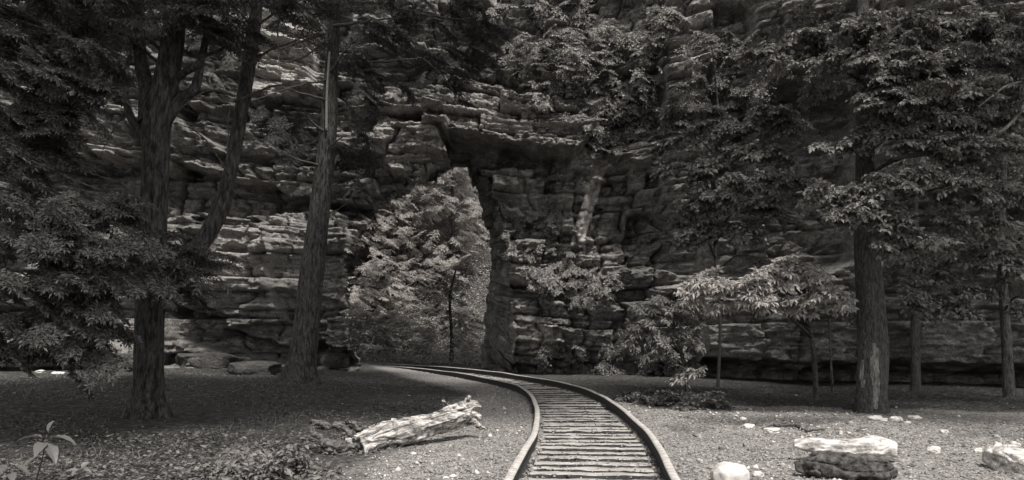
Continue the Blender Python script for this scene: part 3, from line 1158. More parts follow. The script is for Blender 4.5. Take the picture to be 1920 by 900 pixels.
# ------------------------------------------------------------------ hemlock whose sprays hang in at the left edge
b = foot(-330, 800, 10.6)
tH = thing('hemlock_tree', 'drooping needle tree filling the left edge, its trunk outside the photo', 'tree', b)
p = smooth_path([b - (0, 0, .2), b + (0.05, 0, 3), b + (.1, .1, 8), b + (0, 0, 15)], 60)
v, f = tube(p, np.linspace(.3, .12, 60), 24, bark_r(5, .07, (1.0, .8, 5)))
mesh_obj('trunk', v, f, M_BARK, tH, True)
fo = Foliage('hemlock', 8)
mb = Limbs()
r_ = np.random.default_rng(18)
for (px, py, dd, rx, n_) in [(20, 20, 10.5, .9, 12), (90, 50, 10.2, .7, 11), (150, 80, 10.2, .6, 10), (60, 110, 10, .7, 12), (140, 140, 10, .6, 10), (165, 165, 10.2, .4, 5), (30, 180, 10, .7, 10), (110, 200, 10.1, .5, 8),
                             (10, 250, 10.3, .7, 8), (75, 260, 10.3, .5, 7), (90, 320, 10.3, .4, 5), (20, 340, 10.2, .7, 10), (110, 370, 10, .6, 12), (190, 360, 10.3, .45, 6), (240, 350, 10.6, .3, 2),
                             (50, 420, 9.8, .7, 12), (150, 430, 9.8, .6, 12), (230, 430, 10.2, .45, 5), (30, 490, 9.8, .7, 10), (120, 500, 9.8, .6, 12), (200, 500, 10, .4, 5), (270, 500, 10.4, .3, 2),
                             (60, 560, 9.8, .6, 9), (150, 560, 9.8, .45, 5), (30, 620, 9.8, .6, 9), (130, 620, 10, .4, 4), (180, 655, 10, .25, 3), (190, 590, 10, .3, 4), (40, -40, 10.5, 1.0, 12), (150, -30, 10.5, .9, 10)]:
    c = P(px, py, dd)
    fo.clump(c, rx, .07, int(n_ * 1.35), (b[0], b[1]), .5, -.5)
    z0_ = c[2] + .5
    limb(mb, [(b[0], b[1], max(.8, z0_)), ((b[0] + c[0]) / 2, (b[1] + c[1]) / 2, z0_ + .1), c + (0, 0, .02)], .03, .008, 6, 10, .03, r_)
fo.build(tH, M_LEAF_H)
mb.build('branch', M_BARKD, tH, True)

# ------------------------------------------------------------------ middle trunk with dead branches
b = foot(570, 722, 20.5)
tM = thing('dead_branched_tree', 'tall straight trunk left of the rock arch with bare broken branches', 'tree', b)
d0 = b[1]
trunk_mesh('trunk', [(562, 722, 56, d0), (566, 690, 52, d0), (574, 620, 48, d0), (584, 520, 44, d0), (596, 420, 39, d0), (608, 320, 36, d0), (616, 240, 32, d0), (620, 160, 27, d0), (626, 60, 24, d0), (632, -60, 22, d0)],
           tM, M_BARK, 2, 130, 90, (.7, .9, 5))
trunk_mesh('broken_leader', [(612, 245, 5, d0 - .3), (613, 170, 4.5, d0 - .35), (618, 97, 4, d0 - .35)], tM, M_DEADP, 6, 30, 12, None, .05)
mb = Limbs()
r_ = np.random.default_rng(4)
for (a, m_, e, w) in [((622, 50), (700, 38), (775, 30), 7), ((640, 118), (720, 115), (790, 108), 8), ((620, 60), (560, 80), (505, 100), 6), ((622, 70), (560, 110), (500, 120), 5), ((620, 20), (570, 15), (495, 12), 6),
                      ((626, 5), (700, 5), (790, 25), 8), ((790, 25), (830, 40), (850, 45), 4), ((618, 150), (560, 160), (470, 190), 5), ((620, 190), (550, 170), (480, 140), 5), ((612, 250), (580, 225), (570, 205), 6), ((606, 310), (560, 300), (520, 278), 5),
                      ((612, 280), (640, 258), (655, 252), 4), ((790, 108), (830, 140), (860, 190), 4), ((780, 25), (860, 35), (950, 28), 4), ((605, 400), (630, 395), (650, 380), 3), ((616, 140), (650, 90), (680, 65), 5),
                      ((521, -20), (521, 60), (524, 130), 6), ((614, -10), (614, 60), (612, 110), 5), ((620, 100), (540, 60), (470, 60), 4)]:
    p0, p1, p2 = P(a[0], a[1], d0 - .1), P(m_[0], m_[1], d0 - .6), P(e[0], e[1], d0 - 1)
    limb(mb, [p0, p1, p2], w / F * d0 * .55, .006, 6, 14, .04, r_)
mb.build('dead_branch', M_DEAD, tM, True)
fo = Foliage('hemlock', 15)
for (px, py, rx, n_) in [(760, 60, 1.3, 14), (860, 80, 1.2, 10), (700, 120, .9, 7), (810, 130, .9, 6), (900, 30, 1.3, 12), (560, -10, 1, 6), (660, 210, .8, 5), (760, -10, 1.5, 10), (630, 300, .6, 2),(500, 200, .8, 3), (700, 170, .6, 3)]:
    fo.clump(P(px, py, 20), rx, .3, n_, (b[0], b[1]), .7, -.5)
fo.ls = 2.0  # unseen clumps added overhead to shade the ground before the arch
for _ in range(14):
    fo.clump((rng.uniform(-5, 2), rng.uniform(18, 21), rng.uniform(13, 15)), 1.3, .2, 5, None, 1.6, -.1, False)
for _ in range(24):
    fo.clump((rng.uniform(-3.5, 4), rng.uniform(13, 17.5), rng.uniform(10.5, 12.5)), 1.3, .2, 5, None, 1.6, -.1, False)
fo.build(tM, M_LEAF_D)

# ------------------------------------------------------------------ vines and shrubs growing on the cliff
def cliff_shrub(label, poly, n, kind, mat, seed, size=.7, stand=.15, up=.2):
    r = np.random.default_rng(seed)
    fo = Foliage(kind, seed, .72)
    xs = [a for a, _ in poly]
    ys = [b_ for _, b_ in poly]
    m_ = 0
    cx = []
    tries = 0
    while m_ < n and tries < n * 30:
        tries += 1
        px, py = r.uniform(min(xs), max(xs)), r.uniform(min(ys), max(ys))
        if not inpoly(np.array([px]), np.array([py]), poly)[0]:
            continue
        c = P(px, py, 27)
        for _ in range(3):
            c = P(px, py, float(cliff_y(c[0], c[2])))
        if vnoise(c[0] * 1.1, c[2] * 1.3, 0, seed) < -.25:
            continue
        az = -math.pi / 2 + r.normal(0, .7)
        fo.spray(c + np.array((0, -r.uniform(0, stand), 0)), az, up + r.normal(-.85, .35), r.normal(0, .4), size * r.uniform(.6, 1.2), m_ % 3 == 0)
        cx.append(c)
        m_ += 1
    c = np.mean(cx, 0)
    o = fo.build(None, mat, 'cliff_shrub')
    me = o.data
    root = thing('cliff_shrub', label, 'shrub', c, 'shrubs rooted in the cliff')
    for ch, nm_ in ((o, 'foliage'),):
        ch.name = nm_
        ch.parent = root
        ch.matrix_parent_inverse = root.matrix_basis.inverted()
    return root


cliff_shrub('pale leafy tangle hanging down the cliff at top centre', [(960, -60), (1090, -60), (1130, 80), (1060, 180), (960, 120), (900, 40)], 240, 'broad', M_LEAF_V, 31, .75)
cliff_shrub('bright leafy creeper on the cliff above the arch roof slab', [(1000, 110), (1150, 60), (1240, 60), (1230, 160), (1180, 230), (1060, 220), (980, 170)], 230, 'broad', M_LEAF_V, 32, .62)
cliff_shrub('pale creeper at the top edge right of centre', [(1130, -60), (1260, -60), (1260, 60), (1180, 90), (1120, 50)], 150, 'broad', M_LEAF_V, 33, .65)
cliff_shrub('creeper running down beside the smooth buttress', [(1130, 200), (1230, 190), (1240, 330), (1150, 400), (1100, 330), (1080, 240)], 110, 'broad', M_LEAF_V, 34, .5)
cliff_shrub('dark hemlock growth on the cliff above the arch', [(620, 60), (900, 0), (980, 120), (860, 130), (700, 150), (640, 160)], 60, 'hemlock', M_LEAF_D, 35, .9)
cliff_shrub('shrub on the ledge right of the tunnel mouth', [(980, 495), (1050, 490), (1200, 510), (1230, 545), (1100, 560), (990, 545)], 130, 'broad', M_LEAF_V, 36, .5, .4)
cliff_shrub('sparse creeper on the rock right of the arch opening', [(935, 400), (1060, 400), (1080, 500), (960, 500)], 50, 'broad', M_LEAF_V, 37, .35)
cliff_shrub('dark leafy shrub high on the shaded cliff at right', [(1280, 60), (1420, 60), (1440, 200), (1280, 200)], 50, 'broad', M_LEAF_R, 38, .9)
cliff_shrub('low growth along the foot of the shaded cliff', [(1000, 640), (1300, 640), (1310, 700), (1000, 690)], 80, 'broad', M_LEAF_R, 39, .6)
cliff_shrub('dim leafy fringe on the cliff left of the straight trunk', [(350, 0), (480, 30), (470, 130), (380, 150)], 60, 'hemlock', M_LEAF_B, 40, .8)
cliff_shrub('dark shrub on the rock between the two left trunks', [(480, 190), (600, 200), (700, 330), (640, 420), (520, 330)], 60, 'hemlock', M_LEAF_D, 41, .7)
cliff_shrub('shaded leafy growth on the cliff behind the right hand trees', [(1640, 0), (1920, 0), (1920, 420), (1640, 300)], 70, 'broad', M_LEAF_R, 42, 1.0)

# ------------------------------------------------------------------ right hand trees
def broad_tree(name, label, base, trunk_pix, clumps, kind, mat, seed, bark, size=.85, rz=.09, flare=(.8, .8, 5), extra=None, group=None, segs=36, droop=-.38, ls=1.0, dens=1.0):
    t_ = thing(name, label, 'tree', base, group)
    tr, pth = trunk_mesh('trunk', trunk_pix, t_, bark, seed, 100, segs, flare)
    fo = Foliage(kind, seed, ls)
    mb = Limbs()
    r_ = np.random.default_rng(seed)
    for (px, py, dd, rx, n_) in clumps:
        c = P(px, py, dd)
        zt = min(max(c[2] - .4 * abs(c[0] - base[0]) * .6, pth[5, 2] + .5), pth[-1, 2])
        i_ = int(np.argmin(abs(pth[:, 2] - zt)))
        o_ = pth[i_]
        fo.clump(c, rx, rz, max(2, int(n_ * dens)), (o_[0], o_[1]), size, droop)
        ln = np.linalg.norm(c - o_)
        mid_ = (c + o_) / 2 + np.array((0, 0, .08 * ln))
        limb(mb, [o_, mid_, c + np.array((0, 0, -.05))], min(.012 + .008 * ln, .05), .007, 6, 10, .03, r_)
    if extra:
        for c, rx, n_ in extra:
            fo.ls = 1.5
            fo.clump(c, rx, .25, n_, None, 1.5, -.1, False)
    fo.build(t_, mat)
    mb.build('branch', M_BARKD, t_, True)
    return t_


b = foot(1634, 768, 15.0)
D = b[1]
shade_clumps = [((rng.uniform(2.0, 14), rng.uniform(8.5, 17), rng.uniform(10.5, 14)), 1.3, 5) for _ in range(48)]  # unseen overhead clumps added to shade the ground and cliff at right
shade_clumps = [e_ for e_ in shade_clumps if not (4.2 < e_[0][0] < 9.8 and 8 < e_[0][1] < 13.5)]  # gap left in the added clumps so sun reaches the saplings
shade_clumps += [((rng.uniform(9.3, 14.5), rng.uniform(6.5, 12), rng.uniform(10.5, 13)), 1.3, 5) for _ in range(22)]
shade_clumps += [((rng.uniform(9.5, 19), rng.uniform(12.5, 18), rng.uniform(11.5, 15)), 1.4, 5) for _ in range(34)]
tR = broad_tree('broadleaf_tree', 'thick trunked leafy tree at right with peeling pale bark near its foot', b,
    [(1634, 775, 62, D), (1634, 740, 54, D), (1637, 660, 54, D), (1632, 560, 50, D), (1624, 450, 42, D), (1622, 330, 34, D), (1622, 200, 30, D), (1618, 80, 26, D), (1612, -60, 24, D), (1608, -200, 20, D)],
    [(1430, 90, 15, .5, 6), (1460, 75, 15, .6, 8), (1530, 60, 14.8, .7, 10), (1600, 30, 14.5, .7, 9), (1490, 110, 14.6, .6, 8), (1560, 95, 14.5, .6, 8), (1680, 20, 14, .7, 10), (1760, 10, 14, .8, 10), (1720, 60, 13.8, .7, 10),
     (1800, 40, 13.5, .7, 10), (1880, 30, 13.5, .7, 9), (1660, 90, 13.8, .6, 10), (1700, 110, 13.5, .6, 10), (1780, 100, 13.4, .7, 10), (1860, 90, 13.4, .7, 9), (1650, 150, 13.8, .4, 6), (1640, 180, 13.8, .35, 6), (1745, 160, 13.3, .6, 10),
     (1810, 150, 13.2, .6, 9), (1890, 150, 13.2, .6, 8), (1700, 200, 13.6, .4, 6), (1760, 205, 13.4, .5, 8), (1840, 200, 13.4, .6, 8), (1660, 232, 13.8, .35, 5), (1610, 248, 14, .25, 3), (1560, 262, 14, .18, 2), (1710, 250, 13.5, .4, 6),
     (1780, 270, 13.4, .5, 8), (1870, 260, 13.4, .6, 8), (1740, 310, 13.4, .45, 8), (1680, 320, 13.6, .45, 8), (1630, 340, 13.6, .45, 8), (1580, 350, 13.7, .4, 7), (1520, 352, 13.8, .3, 4), (1620, 380, 13.6, .35, 5), (1560, 385, 13.7, .25, 3),
     (1800, 330, 13.4, .45, 7), (1880, 340, 13.4, .5, 7), (1680, 400, 13.4, .3, 5), (1720, 430, 13.4, .35, 6), (1660, 440, 13.6, .25, 3), (1790, 400, 13.6, .4, 5), (1870, 410, 13.4, .45, 5), (1550, 150, 16, .5, 5), (1500, 20, 16, .7, 8)],
    'broad', M_LEAF_R, 51, M_BARK2, .46, .07, (.22, .5, 5), shade_clumps, ls=.85, dens=1.7, segs=90)
for pl in ([(1626, 300, 12, D), (1760, 285, 9, 13.6), (1850, 262, 7, 13.2), (1905, 220, 6, 13), (1935, 160, 5, 13)], [(1935, 150, 6, 13), (1890, 160, 5, 13), (1860, 180, 4, 13), (1835, 200, 3, 13)]):
    trunk_mesh('branch', pl, tR, M_DEADP, 8, 40, 8, None, .05)

tk = [c_ for c_ in tR.children if c_.name.startswith('trunk')][0]
me = tk.data
me.materials.append(M_PEEL)
co = np.zeros(len(me.vertices) * 3, np.float32)
me.vertices.foreach_get('co', co)
co = co.reshape(-1, 3)
fi = np.zeros(len(me.polygons) * 4, np.int32)
nq = len(me.polygons)
cen_ = np.array([me.polygons[i_].center[:] for i_ in range(nq)])
px_, py_ = to_px(cen_[:, 0], cen_[:, 1], cen_[:, 2])
px_ = px_ + 2.5 * vnoise(py_ / 7, py_ * 0, py_ * 0, 501)
ins_ = inpoly(px_, py_, [(1638, 645), (1646, 650), (1650, 700), (1646, 765), (1638, 768), (1634, 700), (1632, 665)]) | inpoly(px_, py_, [(1617, 672), (1621, 676), (1619, 730), (1612, 726), (1613, 690)])
ins_ &= cen_[:, 1] < D
me.polygons.foreach_set('material_index', ins_.astype(np.int32))

b = foot(1345, 722, 20.5)
D = b[1]
broad_tree('understorey_tree', 'leafy tree in dark shade between the arch and the thick right trunk', b,
    [(1345, 725, 6, D), (1350, 600, 6, D), (1340, 450, 5, D), (1345, 300, 4, D), (1348, 220, 3, D)],
    [(1330, 195, 18, .25, 5), (1320, 225, 18, .35, 6), (1385, 230, 17.5, .4, 7), (1440, 200, 17.2, .45, 9), (1480, 215, 17.2, .35, 6), (1410, 265, 17.2, .5, 9), (1460, 270, 17.2, .4, 7), (1350, 285, 17.5, .45, 8), (1320, 315, 17.5, .3, 5),
     (1390, 320, 17, .5, 10), (1450, 320, 17, .45, 8), (1500, 330, 17, .3, 4), (1340, 350, 17.4, .4, 6), (1400, 370, 17, .5, 9), (1450, 385, 17, .3, 4), (1300, 380, 17.6, .3, 4), (1290, 430, 17.6, .3, 4), (1340, 415, 17.4, .4, 6), (1390, 420, 17.2, .4, 6),
     (1260, 310, 19, .3, 4), (1255, 200, 20.5, .4, 5), (1290, 150, 20, .4, 4), (1280, 400, 19, .3, 3), (1280, 250, 19, .3, 4),
     (1400, 100, 19, .5, 4), (1330, 60, 20, .5, 4), (1430, 480, 18, .3, 3)],
    'broad', M_LEAF_R, 52, M_TWIG, .5, .08, (.4, .4, 4), segs=16, ls=.95, dens=1.7)

b = foot(1530, 705, 17.5)
D = b[1]
broad_tree('maple_sapling', 'small bright leafed sapling left of the thick right trunk', b,
    [(1530, 720, 10, D), (1525, 660, 9, D), (1515, 600, 8, D), (1508, 545, 6, D), (1500, 490, 4, D)],
    [(1290, 530, 14.5, .22, 4), (1330, 515, 14.4, .3, 6), (1380, 520, 14.4, .35, 8), (1410, 545, 14.3, .3, 8), (1440, 510, 14.3, .35, 7), (1480, 490, 14.3, .3, 6), (1520, 500, 14.3, .3, 6), (1540, 530, 14.3, .3, 7), (1570, 560, 14.3, .25, 5), (1500, 555, 14.3, .3, 6), (1450, 560, 14.3, .25, 4), (1350, 560, 14.4, .25, 4)],
    'whorl', M_LEAF_S, 53, M_BARK2, .36, .08, (.3, .3, 3), segs=12, ls=.5, dens=1.7)
b = foot(1290, 712, 18.5)
D = b[1]
broad_tree('maple_sapling', 'low spreading sapling beside the track in front of the cliff foot', b,
    [(1290, 725, 8, D), (1280, 670, 7, D), (1262, 620, 6, D), (1245, 570, 4, D)],
    [(1230, 560, 16.6, .35, 7), (1270, 580, 16.6, .3, 6), (1210, 600, 16.6, .35, 7), (1170, 630, 16.6, .28, 5), (1250, 620, 16.6, .35, 6), (1220, 640, 16.6, .3, 5), (1290, 610, 16.6, .25, 4), (1300, 560, 16.6, .25, 4), (1290, 690, 16.6, .25, 5), (1310, 640, 16.6, .2, 2)],
    'whorl', M_LEAF_B, 54, M_BARKD, .36, .08, (.3, .3, 3), segs=12, ls=.5, dens=1.5)
b = foot(1715, 725, 19)
D = b[1]
broad_tree('slender_tree', 'slender straight tree just right of the thick right trunk', b,
    [(1716, 728, 19, D), (1716, 650, 16, D), (1716, 560, 14, D), (1718, 470, 12, D), (1716, 380, 10, D), (1718, 250, 8, D)],
    [(1690, 530, 16.5, .3, 4), (1740, 545, 16.5, .3, 4), (1790, 560, 16.2, .3, 5), (1760, 500, 16.5, .4, 5), (1820, 530, 16.2, .4, 5), (1700, 470, 17, .3, 4), (1810, 470, 16.5, .5, 5)],
    'broad', M_LEAF_R, 55, M_BARK2, .6, .05, (.4, .3, 4), segs=16, ls=.9)
b = foot(1890, 742, 18)
D = b[1]
broad_tree('slender_tree', 'slender leaning tree nearest the right edge in front of the cliff', b,
    [(1892, 745, 22, D), (1888, 660, 18, D), (1882, 560, 16, D), (1876, 470, 14, D), (1880, 380, 12, D), (1884, 250, 10, D)],
    [(1860, 470, 16, .5, 6), (1910, 500, 16, .4, 4), (1840, 420, 16, .5, 6), (1900, 420, 16, .5, 6), (1780, 450, 17, .4, 4), (1930, 560, 16, .3, 3)],
    'broad', M_LEAF_R, 56, M_BARKD, .7, .06, (.4, .3, 4), segs=16)
b = foot(1556, 706, 18.5)
broad_tree('thin_sapling', 'thin dark stem standing behind the bright sapling', b,
    [(1560, 712, 5, 18.5), (1556, 640, 4, 18.5), (1552, 580, 3, 18.5), (1550, 520, 2, 18.5)],
    [(1550, 540, 18, .25, 3), (1600, 590, 17.5, .2, 3), (1590, 550, 17.5, .2, 3)], 'broad', M_LEAF_R, 57, M_BARKD, .4, .04, (.3, .3, 3), segs=10, ls=.7)

# ------------------------------------------------------------------ forest beyond the arch
far = [(-11.8, 47, 'tall pale leaved tree beyond the arch at its left edge'), (-10.5, 51, 'tree beyond the arch standing close to the left rock'), (-8.5, 47, 'slim stemmed tree in the middle of the arch opening'),
       (-6.6, 49, 'tree just beyond the arch right of its middle'), (-3.9, 50, 'tree beyond the arch near its dark right wall'), (-12.5, 55, 'far pale tree behind the leftmost arch tree'), (-7.0, 58, 'farthest tree in the middle of the arch'),
       (-9.3, 47, 'bright tree nearest the left rock seen through the arch'), (-8.0, 53, 'tree behind the slim stemmed tree in the arch'), (-5.2, 54, 'pale tree between the two trees right of the arch middle'),
       (-2.0, 56, 'far tree half hidden by the right tunnel wall'), (-17.5, 52, 'far tree mostly hidden by the left rock'), (-2.9, 39, 'dark stemmed young tree at the right rail beyond the arch')]
for n_, (x, y, lab) in enumerate(far):
    r_ = np.random.default_rng(200 + n_)
    z = float(ground_z(x, y))
    t_ = thing('forest_tree', lab, 'tree', (x, y, z), 'trees beyond the rock arch')
    H = 15 if n_ < 12 else 4.5
    p = smooth_path([(x, y, z - .2), (x + r_.normal(0, .013) * H, y, z + H * .3), (x + r_.normal(0, .02) * H, y, z + H * .7), (x + r_.normal(0, .03) * H, y, z + H)], 40)
    v, f = tube(p, np.linspace(.16 if n_ < 12 else .11, .04, 40), 12, bark_r(n_, .06, (.5, .6, 4)))
    mesh_obj('trunk', v, f, M_BARK2 if n_ % 2 else M_BARK, t_, True)
    fo = Foliage('broad', 210 + n_, .8 if n_ < 12 else .7)
    mb = Limbs()
    for q_ in range(95 if n_ < 12 else 12):
        zz = z + (H * r_.uniform(.04 if n_ < 12 else .4, 1.0))
        a = r_.uniform(0, 6.28)
        rr = (3.0 if n_ < 12 else 1.1) * math.sqrt(r_.uniform(.1, 1)) * (1.05 - .4 * (zz - z) / H)
        c = np.array((x + math.cos(a) * rr, y + math.sin(a) * rr, zz))
        fo.clump(c, 1.1 if n_ < 12 else .5, .45, 9 if n_ < 12 else 3, (x, y), .8 if n_ < 12 else .5, -.35, False)
        limb(mb, [(x, y, zz - .3 * rr), (c + np.array((x, y, zz))) / 2, c], .025, .008, 4, 5, .02, r_)
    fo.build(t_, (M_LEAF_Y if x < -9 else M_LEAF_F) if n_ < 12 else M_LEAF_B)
    mb.build('branch', M_BARKD, t_, True)
for n_, (x, y, h, lab) in enumerate([(-9.6, 40.5, 2.6, 'pale shrub beyond the arch at its lower left'), (-7.9, 41.5, 3.0, 'shrub beyond the arch below the slim stemmed tree'), (-6.3, 40.5, 2.4, 'shrub beyond the arch near the middle of its foot'),
                                     (-4.6, 42, 2.8, 'shrub beyond the arch left of the dark stemmed young tree'), (-2.6, 42.5, 2.6, 'shrub beyond the arch beside the dark right wall'), (-11.2, 43, 3.4, 'tall shrub beyond the arch behind the left rock edge')]):
    z = float(ground_z(x, y))
    t_ = thing('forest_shrub', lab, 'shrub', (x, y, z), 'shrubs beyond the rock arch')
    r_ = np.random.default_rng(260 + n_)
    fo = Foliage('broad', 270 + n_, .9)
    mb = Limbs()
    for q_ in range(26):
        a, rr, zz = r_.uniform(0, 6.28), r_.uniform(.1, 1.2), r_.uniform(.15, h)
        c = np.array((x + math.cos(a) * rr, y + math.sin(a) * rr, z + zz))
        fo.clump(c, .4, .12, 4, (x, y), .6, -.1, False)
        if q_ < 6:
            limb(mb, [(x, y, z - .1), (x + (c[0] - x) * .3, y + (c[1] - y) * .3, z + zz * .6), c], .025, .008, 5, 6, .02, r_)
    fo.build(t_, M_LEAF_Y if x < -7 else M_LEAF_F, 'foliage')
    mb.build('stem', M_BARKD, t_, True)
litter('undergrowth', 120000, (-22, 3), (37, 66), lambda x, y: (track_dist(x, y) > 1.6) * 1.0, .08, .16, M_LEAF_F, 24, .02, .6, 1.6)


# ------------------------------------------------------------------ rocks
def rock_mesh(name, c, sx, sy, sz, mat, seed, parent=None, res=30, flat=.5, rot=0.0, angular=.25, sub=None):
    u_ = np.linspace(0, math.pi, res)
    w_ = np.linspace(0, 2 * math.pi, res * 2, endpoint=False)
    U_, W_ = np.meshgrid(u_, w_, indexing='ij')
    d = np.stack([np.sin(U_) * np.cos(W_), np.sin(U_) * np.sin(W_), np.cos(U_)], -1)
    e = .55 if sx > .6 else .8
    p = np.sign(d) * np.abs(d) ** e
    p = p / (np.linalg.norm(p, axis=-1, keepdims=True) ** .6 + 1e-9)
    r_ = 1 + angular * vnoise(d[..., 0] * 1.5 + seed, d[..., 1] * 1.5, d[..., 2] * 1.5, 300 + seed) + .12 * fbm(d[..., 0] * 3, d[..., 1] * 3 + seed, d[..., 2] * 3, 4, 301) - (.12 if sx < .28 else .0) * facets(d[..., 0] * 2 + seed, d[..., 2] * 2 + d[..., 1], 601)
    p = p * r_[..., None] * np.array((sx, sy, sz)) * .5
    ca, sa = math.cos(rot), math.sin(rot)
    p = np.stack([p[..., 0] * ca - p[..., 1] * sa, p[..., 0] * sa + p[..., 1] * ca, p[..., 2]], -1) + c
    n0, n1 = p.shape[:2]
    v = p.reshape(-1, 3)
    i = np.arange(n0 - 1)[:, None] * n1
    j = np.arange(n1)[None, :]
    f = np.stack([i + j, i + n1 + j, i + n1 + (j + 1) % n1, i + (j + 1) % n1], -1).reshape(-1, 4)
    return mesh_obj(name, v, f, mat, parent, True)


def place_rock(name, px, py, w, h, mat, seed, label, cat, group, depth=.8, rot=0.0, ang=.25):
    """(px, py) foot of the rock in the photo, w and h its size in photo pixels"""
    c = foot(px, py)
    d = c[1]
    sx, sz = w / F * d, h / F * d
    c[1] += sx * depth * .3
    o = rock_mesh(name, c + (0, 0, sz * (.36 if sx > .6 else .22)), sx, sx * depth, sz * 1.15, mat, seed, rot=rot, angular=ang)
    tag(o, label, cat, group)
    return o


GL = 'rock slabs at the foot of the left cliff'
for n_, (px, py, w, h, lab) in enumerate([(110, 712, 150, 26, 'flat rock slab low at the left by the grass'), (225, 722, 110, 34, 'broken slab just left of the forked tree foot'), (395, 712, 130, 30, 'grey slab right of the forked tree foot'),
                                          (480, 722, 90, 24, 'small slab midway between the two left trunks'), (350, 690, 120, 30, 'upper rock slab behind the forked tree'), (470, 690, 110, 34, 'tilted block leaning on the left cliff foot'),
                                          (130, 680, 180, 36, 'long pale ledge rock at far left'), (620, 702, 70, 34, 'dark rock at the left foot of the arch')]):
    place_rock('rock_slab', px, py, w, h, M_ROCKF, 10 + n_, lab, 'rock', GL, .9, rng.uniform(-.3, .3), .3)
GS = 'pale stones lying on the gravel at right'
st = [(1362, 908, 68, 46, 'largest pale rounded stone by the right rail, cut by the bottom edge', M_STONE), (1410, 895, 20, 12, 'small stone just right of the largest pale stone', M_STONE),
      (1395, 800, 26, 10, 'pale stone left of the dark stick', M_STONE), (1440, 808, 34, 11, 'flat pale stone beside the thin end of the dark stick', M_STONE), (1385, 784, 12, 6, 'tiny stone farthest left of the group', M_STONE),
      (1630, 785, 26, 9, 'pale stone directly before the thick trunk', M_STONE), (1668, 792, 22, 12, 'upright pale stone right of the trunk foot', M_STONE), (1702, 786, 26, 8, 'long pale stone farther right of the trunk foot', M_STONE),
      (1645, 794, 18, 7, 'small flat stone in front of the trunk', M_STONE), (1688, 797, 14, 6, 'small stone between the two stones right of the trunk', M_STONE), (1612, 808, 20, 6, 'low stone in front left of the trunk', M_STONED),
      (1755, 818, 16, 8, 'lone small stone right of the pale log', M_STONE), (1735, 858, 24, 12, 'stone beside the right end of the pale log', M_STONE), (1815, 857, 15, 10, 'small stone left of the split stump', M_STONE),
      (1700, 880, 18, 9, 'stone near the dark log end', M_STONED), (1850, 826, 14, 6, 'tiny stone above the split stump', M_STONED), (1500, 808, 14, 5, 'tiny stone beside the dark stick', M_STONE),
      (1300, 818, 16, 6, 'small grey stone near the right rail', M_STONED), (1345, 842, 14, 6, 'small grey stone above the largest pale stone', M_STONED), (85, 724, 18, 6, 'white pebble on the grass far left', M_STONE), (118, 726, 22, 7, 'white stone on the grass far left', M_STONE)]
for n_, (px, py, w, h, lab, mt) in enumerate(st):
    place_rock('stone', px, py, w, h, mt, 40 + n_, lab, 'stone', GS if px > 1000 else 'white stones on the grass at left', .8, rng.uniform(-.5, .5), .3 if n_ else .1)
place_rock('rock', 1240, 752, 70, 12, M_ROCKF, 71, 'flat dark rock under the bush right of the track', 'rock', 'flat rocks under the bush', .6)
place_rock('rock', 1310, 762, 60, 12, M_ROCKF, 72, 'flat dark rock at the right end of the bush', 'rock', 'flat rocks under the bush', .6)
place_rock('rock', 1590, 766, 34, 12, M_ROCKF, 73, 'dark rock against the left side of the thick trunk', 'rock', None, .7)


# ------------------------------------------------------------------ logs
def sculpt(name, tubes, mat, vox=.012, disp=.02, sc=(6, 30, 30), axis_dir=(1, 0, 0), seed=0, parent=None):
    mb = MB()
    for pts, rd in tubes:
        p = smooth_path(pts, 30)
        w = np.interp(np.linspace(0, len(rd) - 1, 30), np.arange(len(rd)), rd)
        def rf(th, i, pp, s_=seed):
            return 1 + .16 * vnoise(np.cos(th) * 1.6 + s_, np.sin(th) * 1.6, i * .12 + s_, 400) + .1 * np.cos(th * 5 + i * .06)
        v, f = tube(p, w, 20, rf)
        mb.add(v, f)
    o = mb.build(name, mat)
    rm = o.modifiers.new('r', 'REMESH')
    rm.mode = 'VOXEL'
    rm.voxel_size = vox
    dg = bpy.context.evaluated_depsgraph_get()
    me = bpy.data.meshes.new_from_object(o.evaluated_get(dg))
    o.modifiers.clear()
    o.data = me
    n = len(me.vertices)
    co = np.zeros(n * 3, np.float32)
    me.vertices.foreach_get('co', co)
    co = co.reshape(-1, 3).astype(float)
    nm = np.zeros(n * 3, np.float32)
    me.vertices.foreach_get('normal', nm)
    nm = nm.reshape(-1, 3)
    ax = unit(np.array(axis_dir, float))
    a = co @ ax
    side = unit(np.cross(ax, (0, 0, 1)))
    up = np.cross(side, ax)
    s1, s2 = co @ side, co @ up
    d = disp * (fbm(a * sc[0], s1 * sc[1], s2 * sc[2], 4, 410 + seed) + .5 * fbm(a * sc[0] * 2, s1 * 9, s2 * 9, 3, 420 + seed))
    cr = np.abs(vnoise(a * 1.5, s1 * 16, s2 * 16, 430 + seed))
    d = d - disp * 1.2 * np.exp(-cr / .06)
    co += nm * d[:, None]
    me.vertices.foreach_set('co', co.astype(np.float32).ravel())
    me.polygons.foreach_set('use_smooth', np.ones(len(me.polygons), bool))
    if not me.materials:
        me.materials.append(mat)
    me.update()
    return o


def G(px, py, dz=0.0, d=None):
    """point above the ground: foot at py when dz = 0"""
    if d is None:
        q_ = PG(px, py)
        q_[2] = float(ground_z(q_[0], q_[1])) + dz
        return q_
    return P(px, py, d)


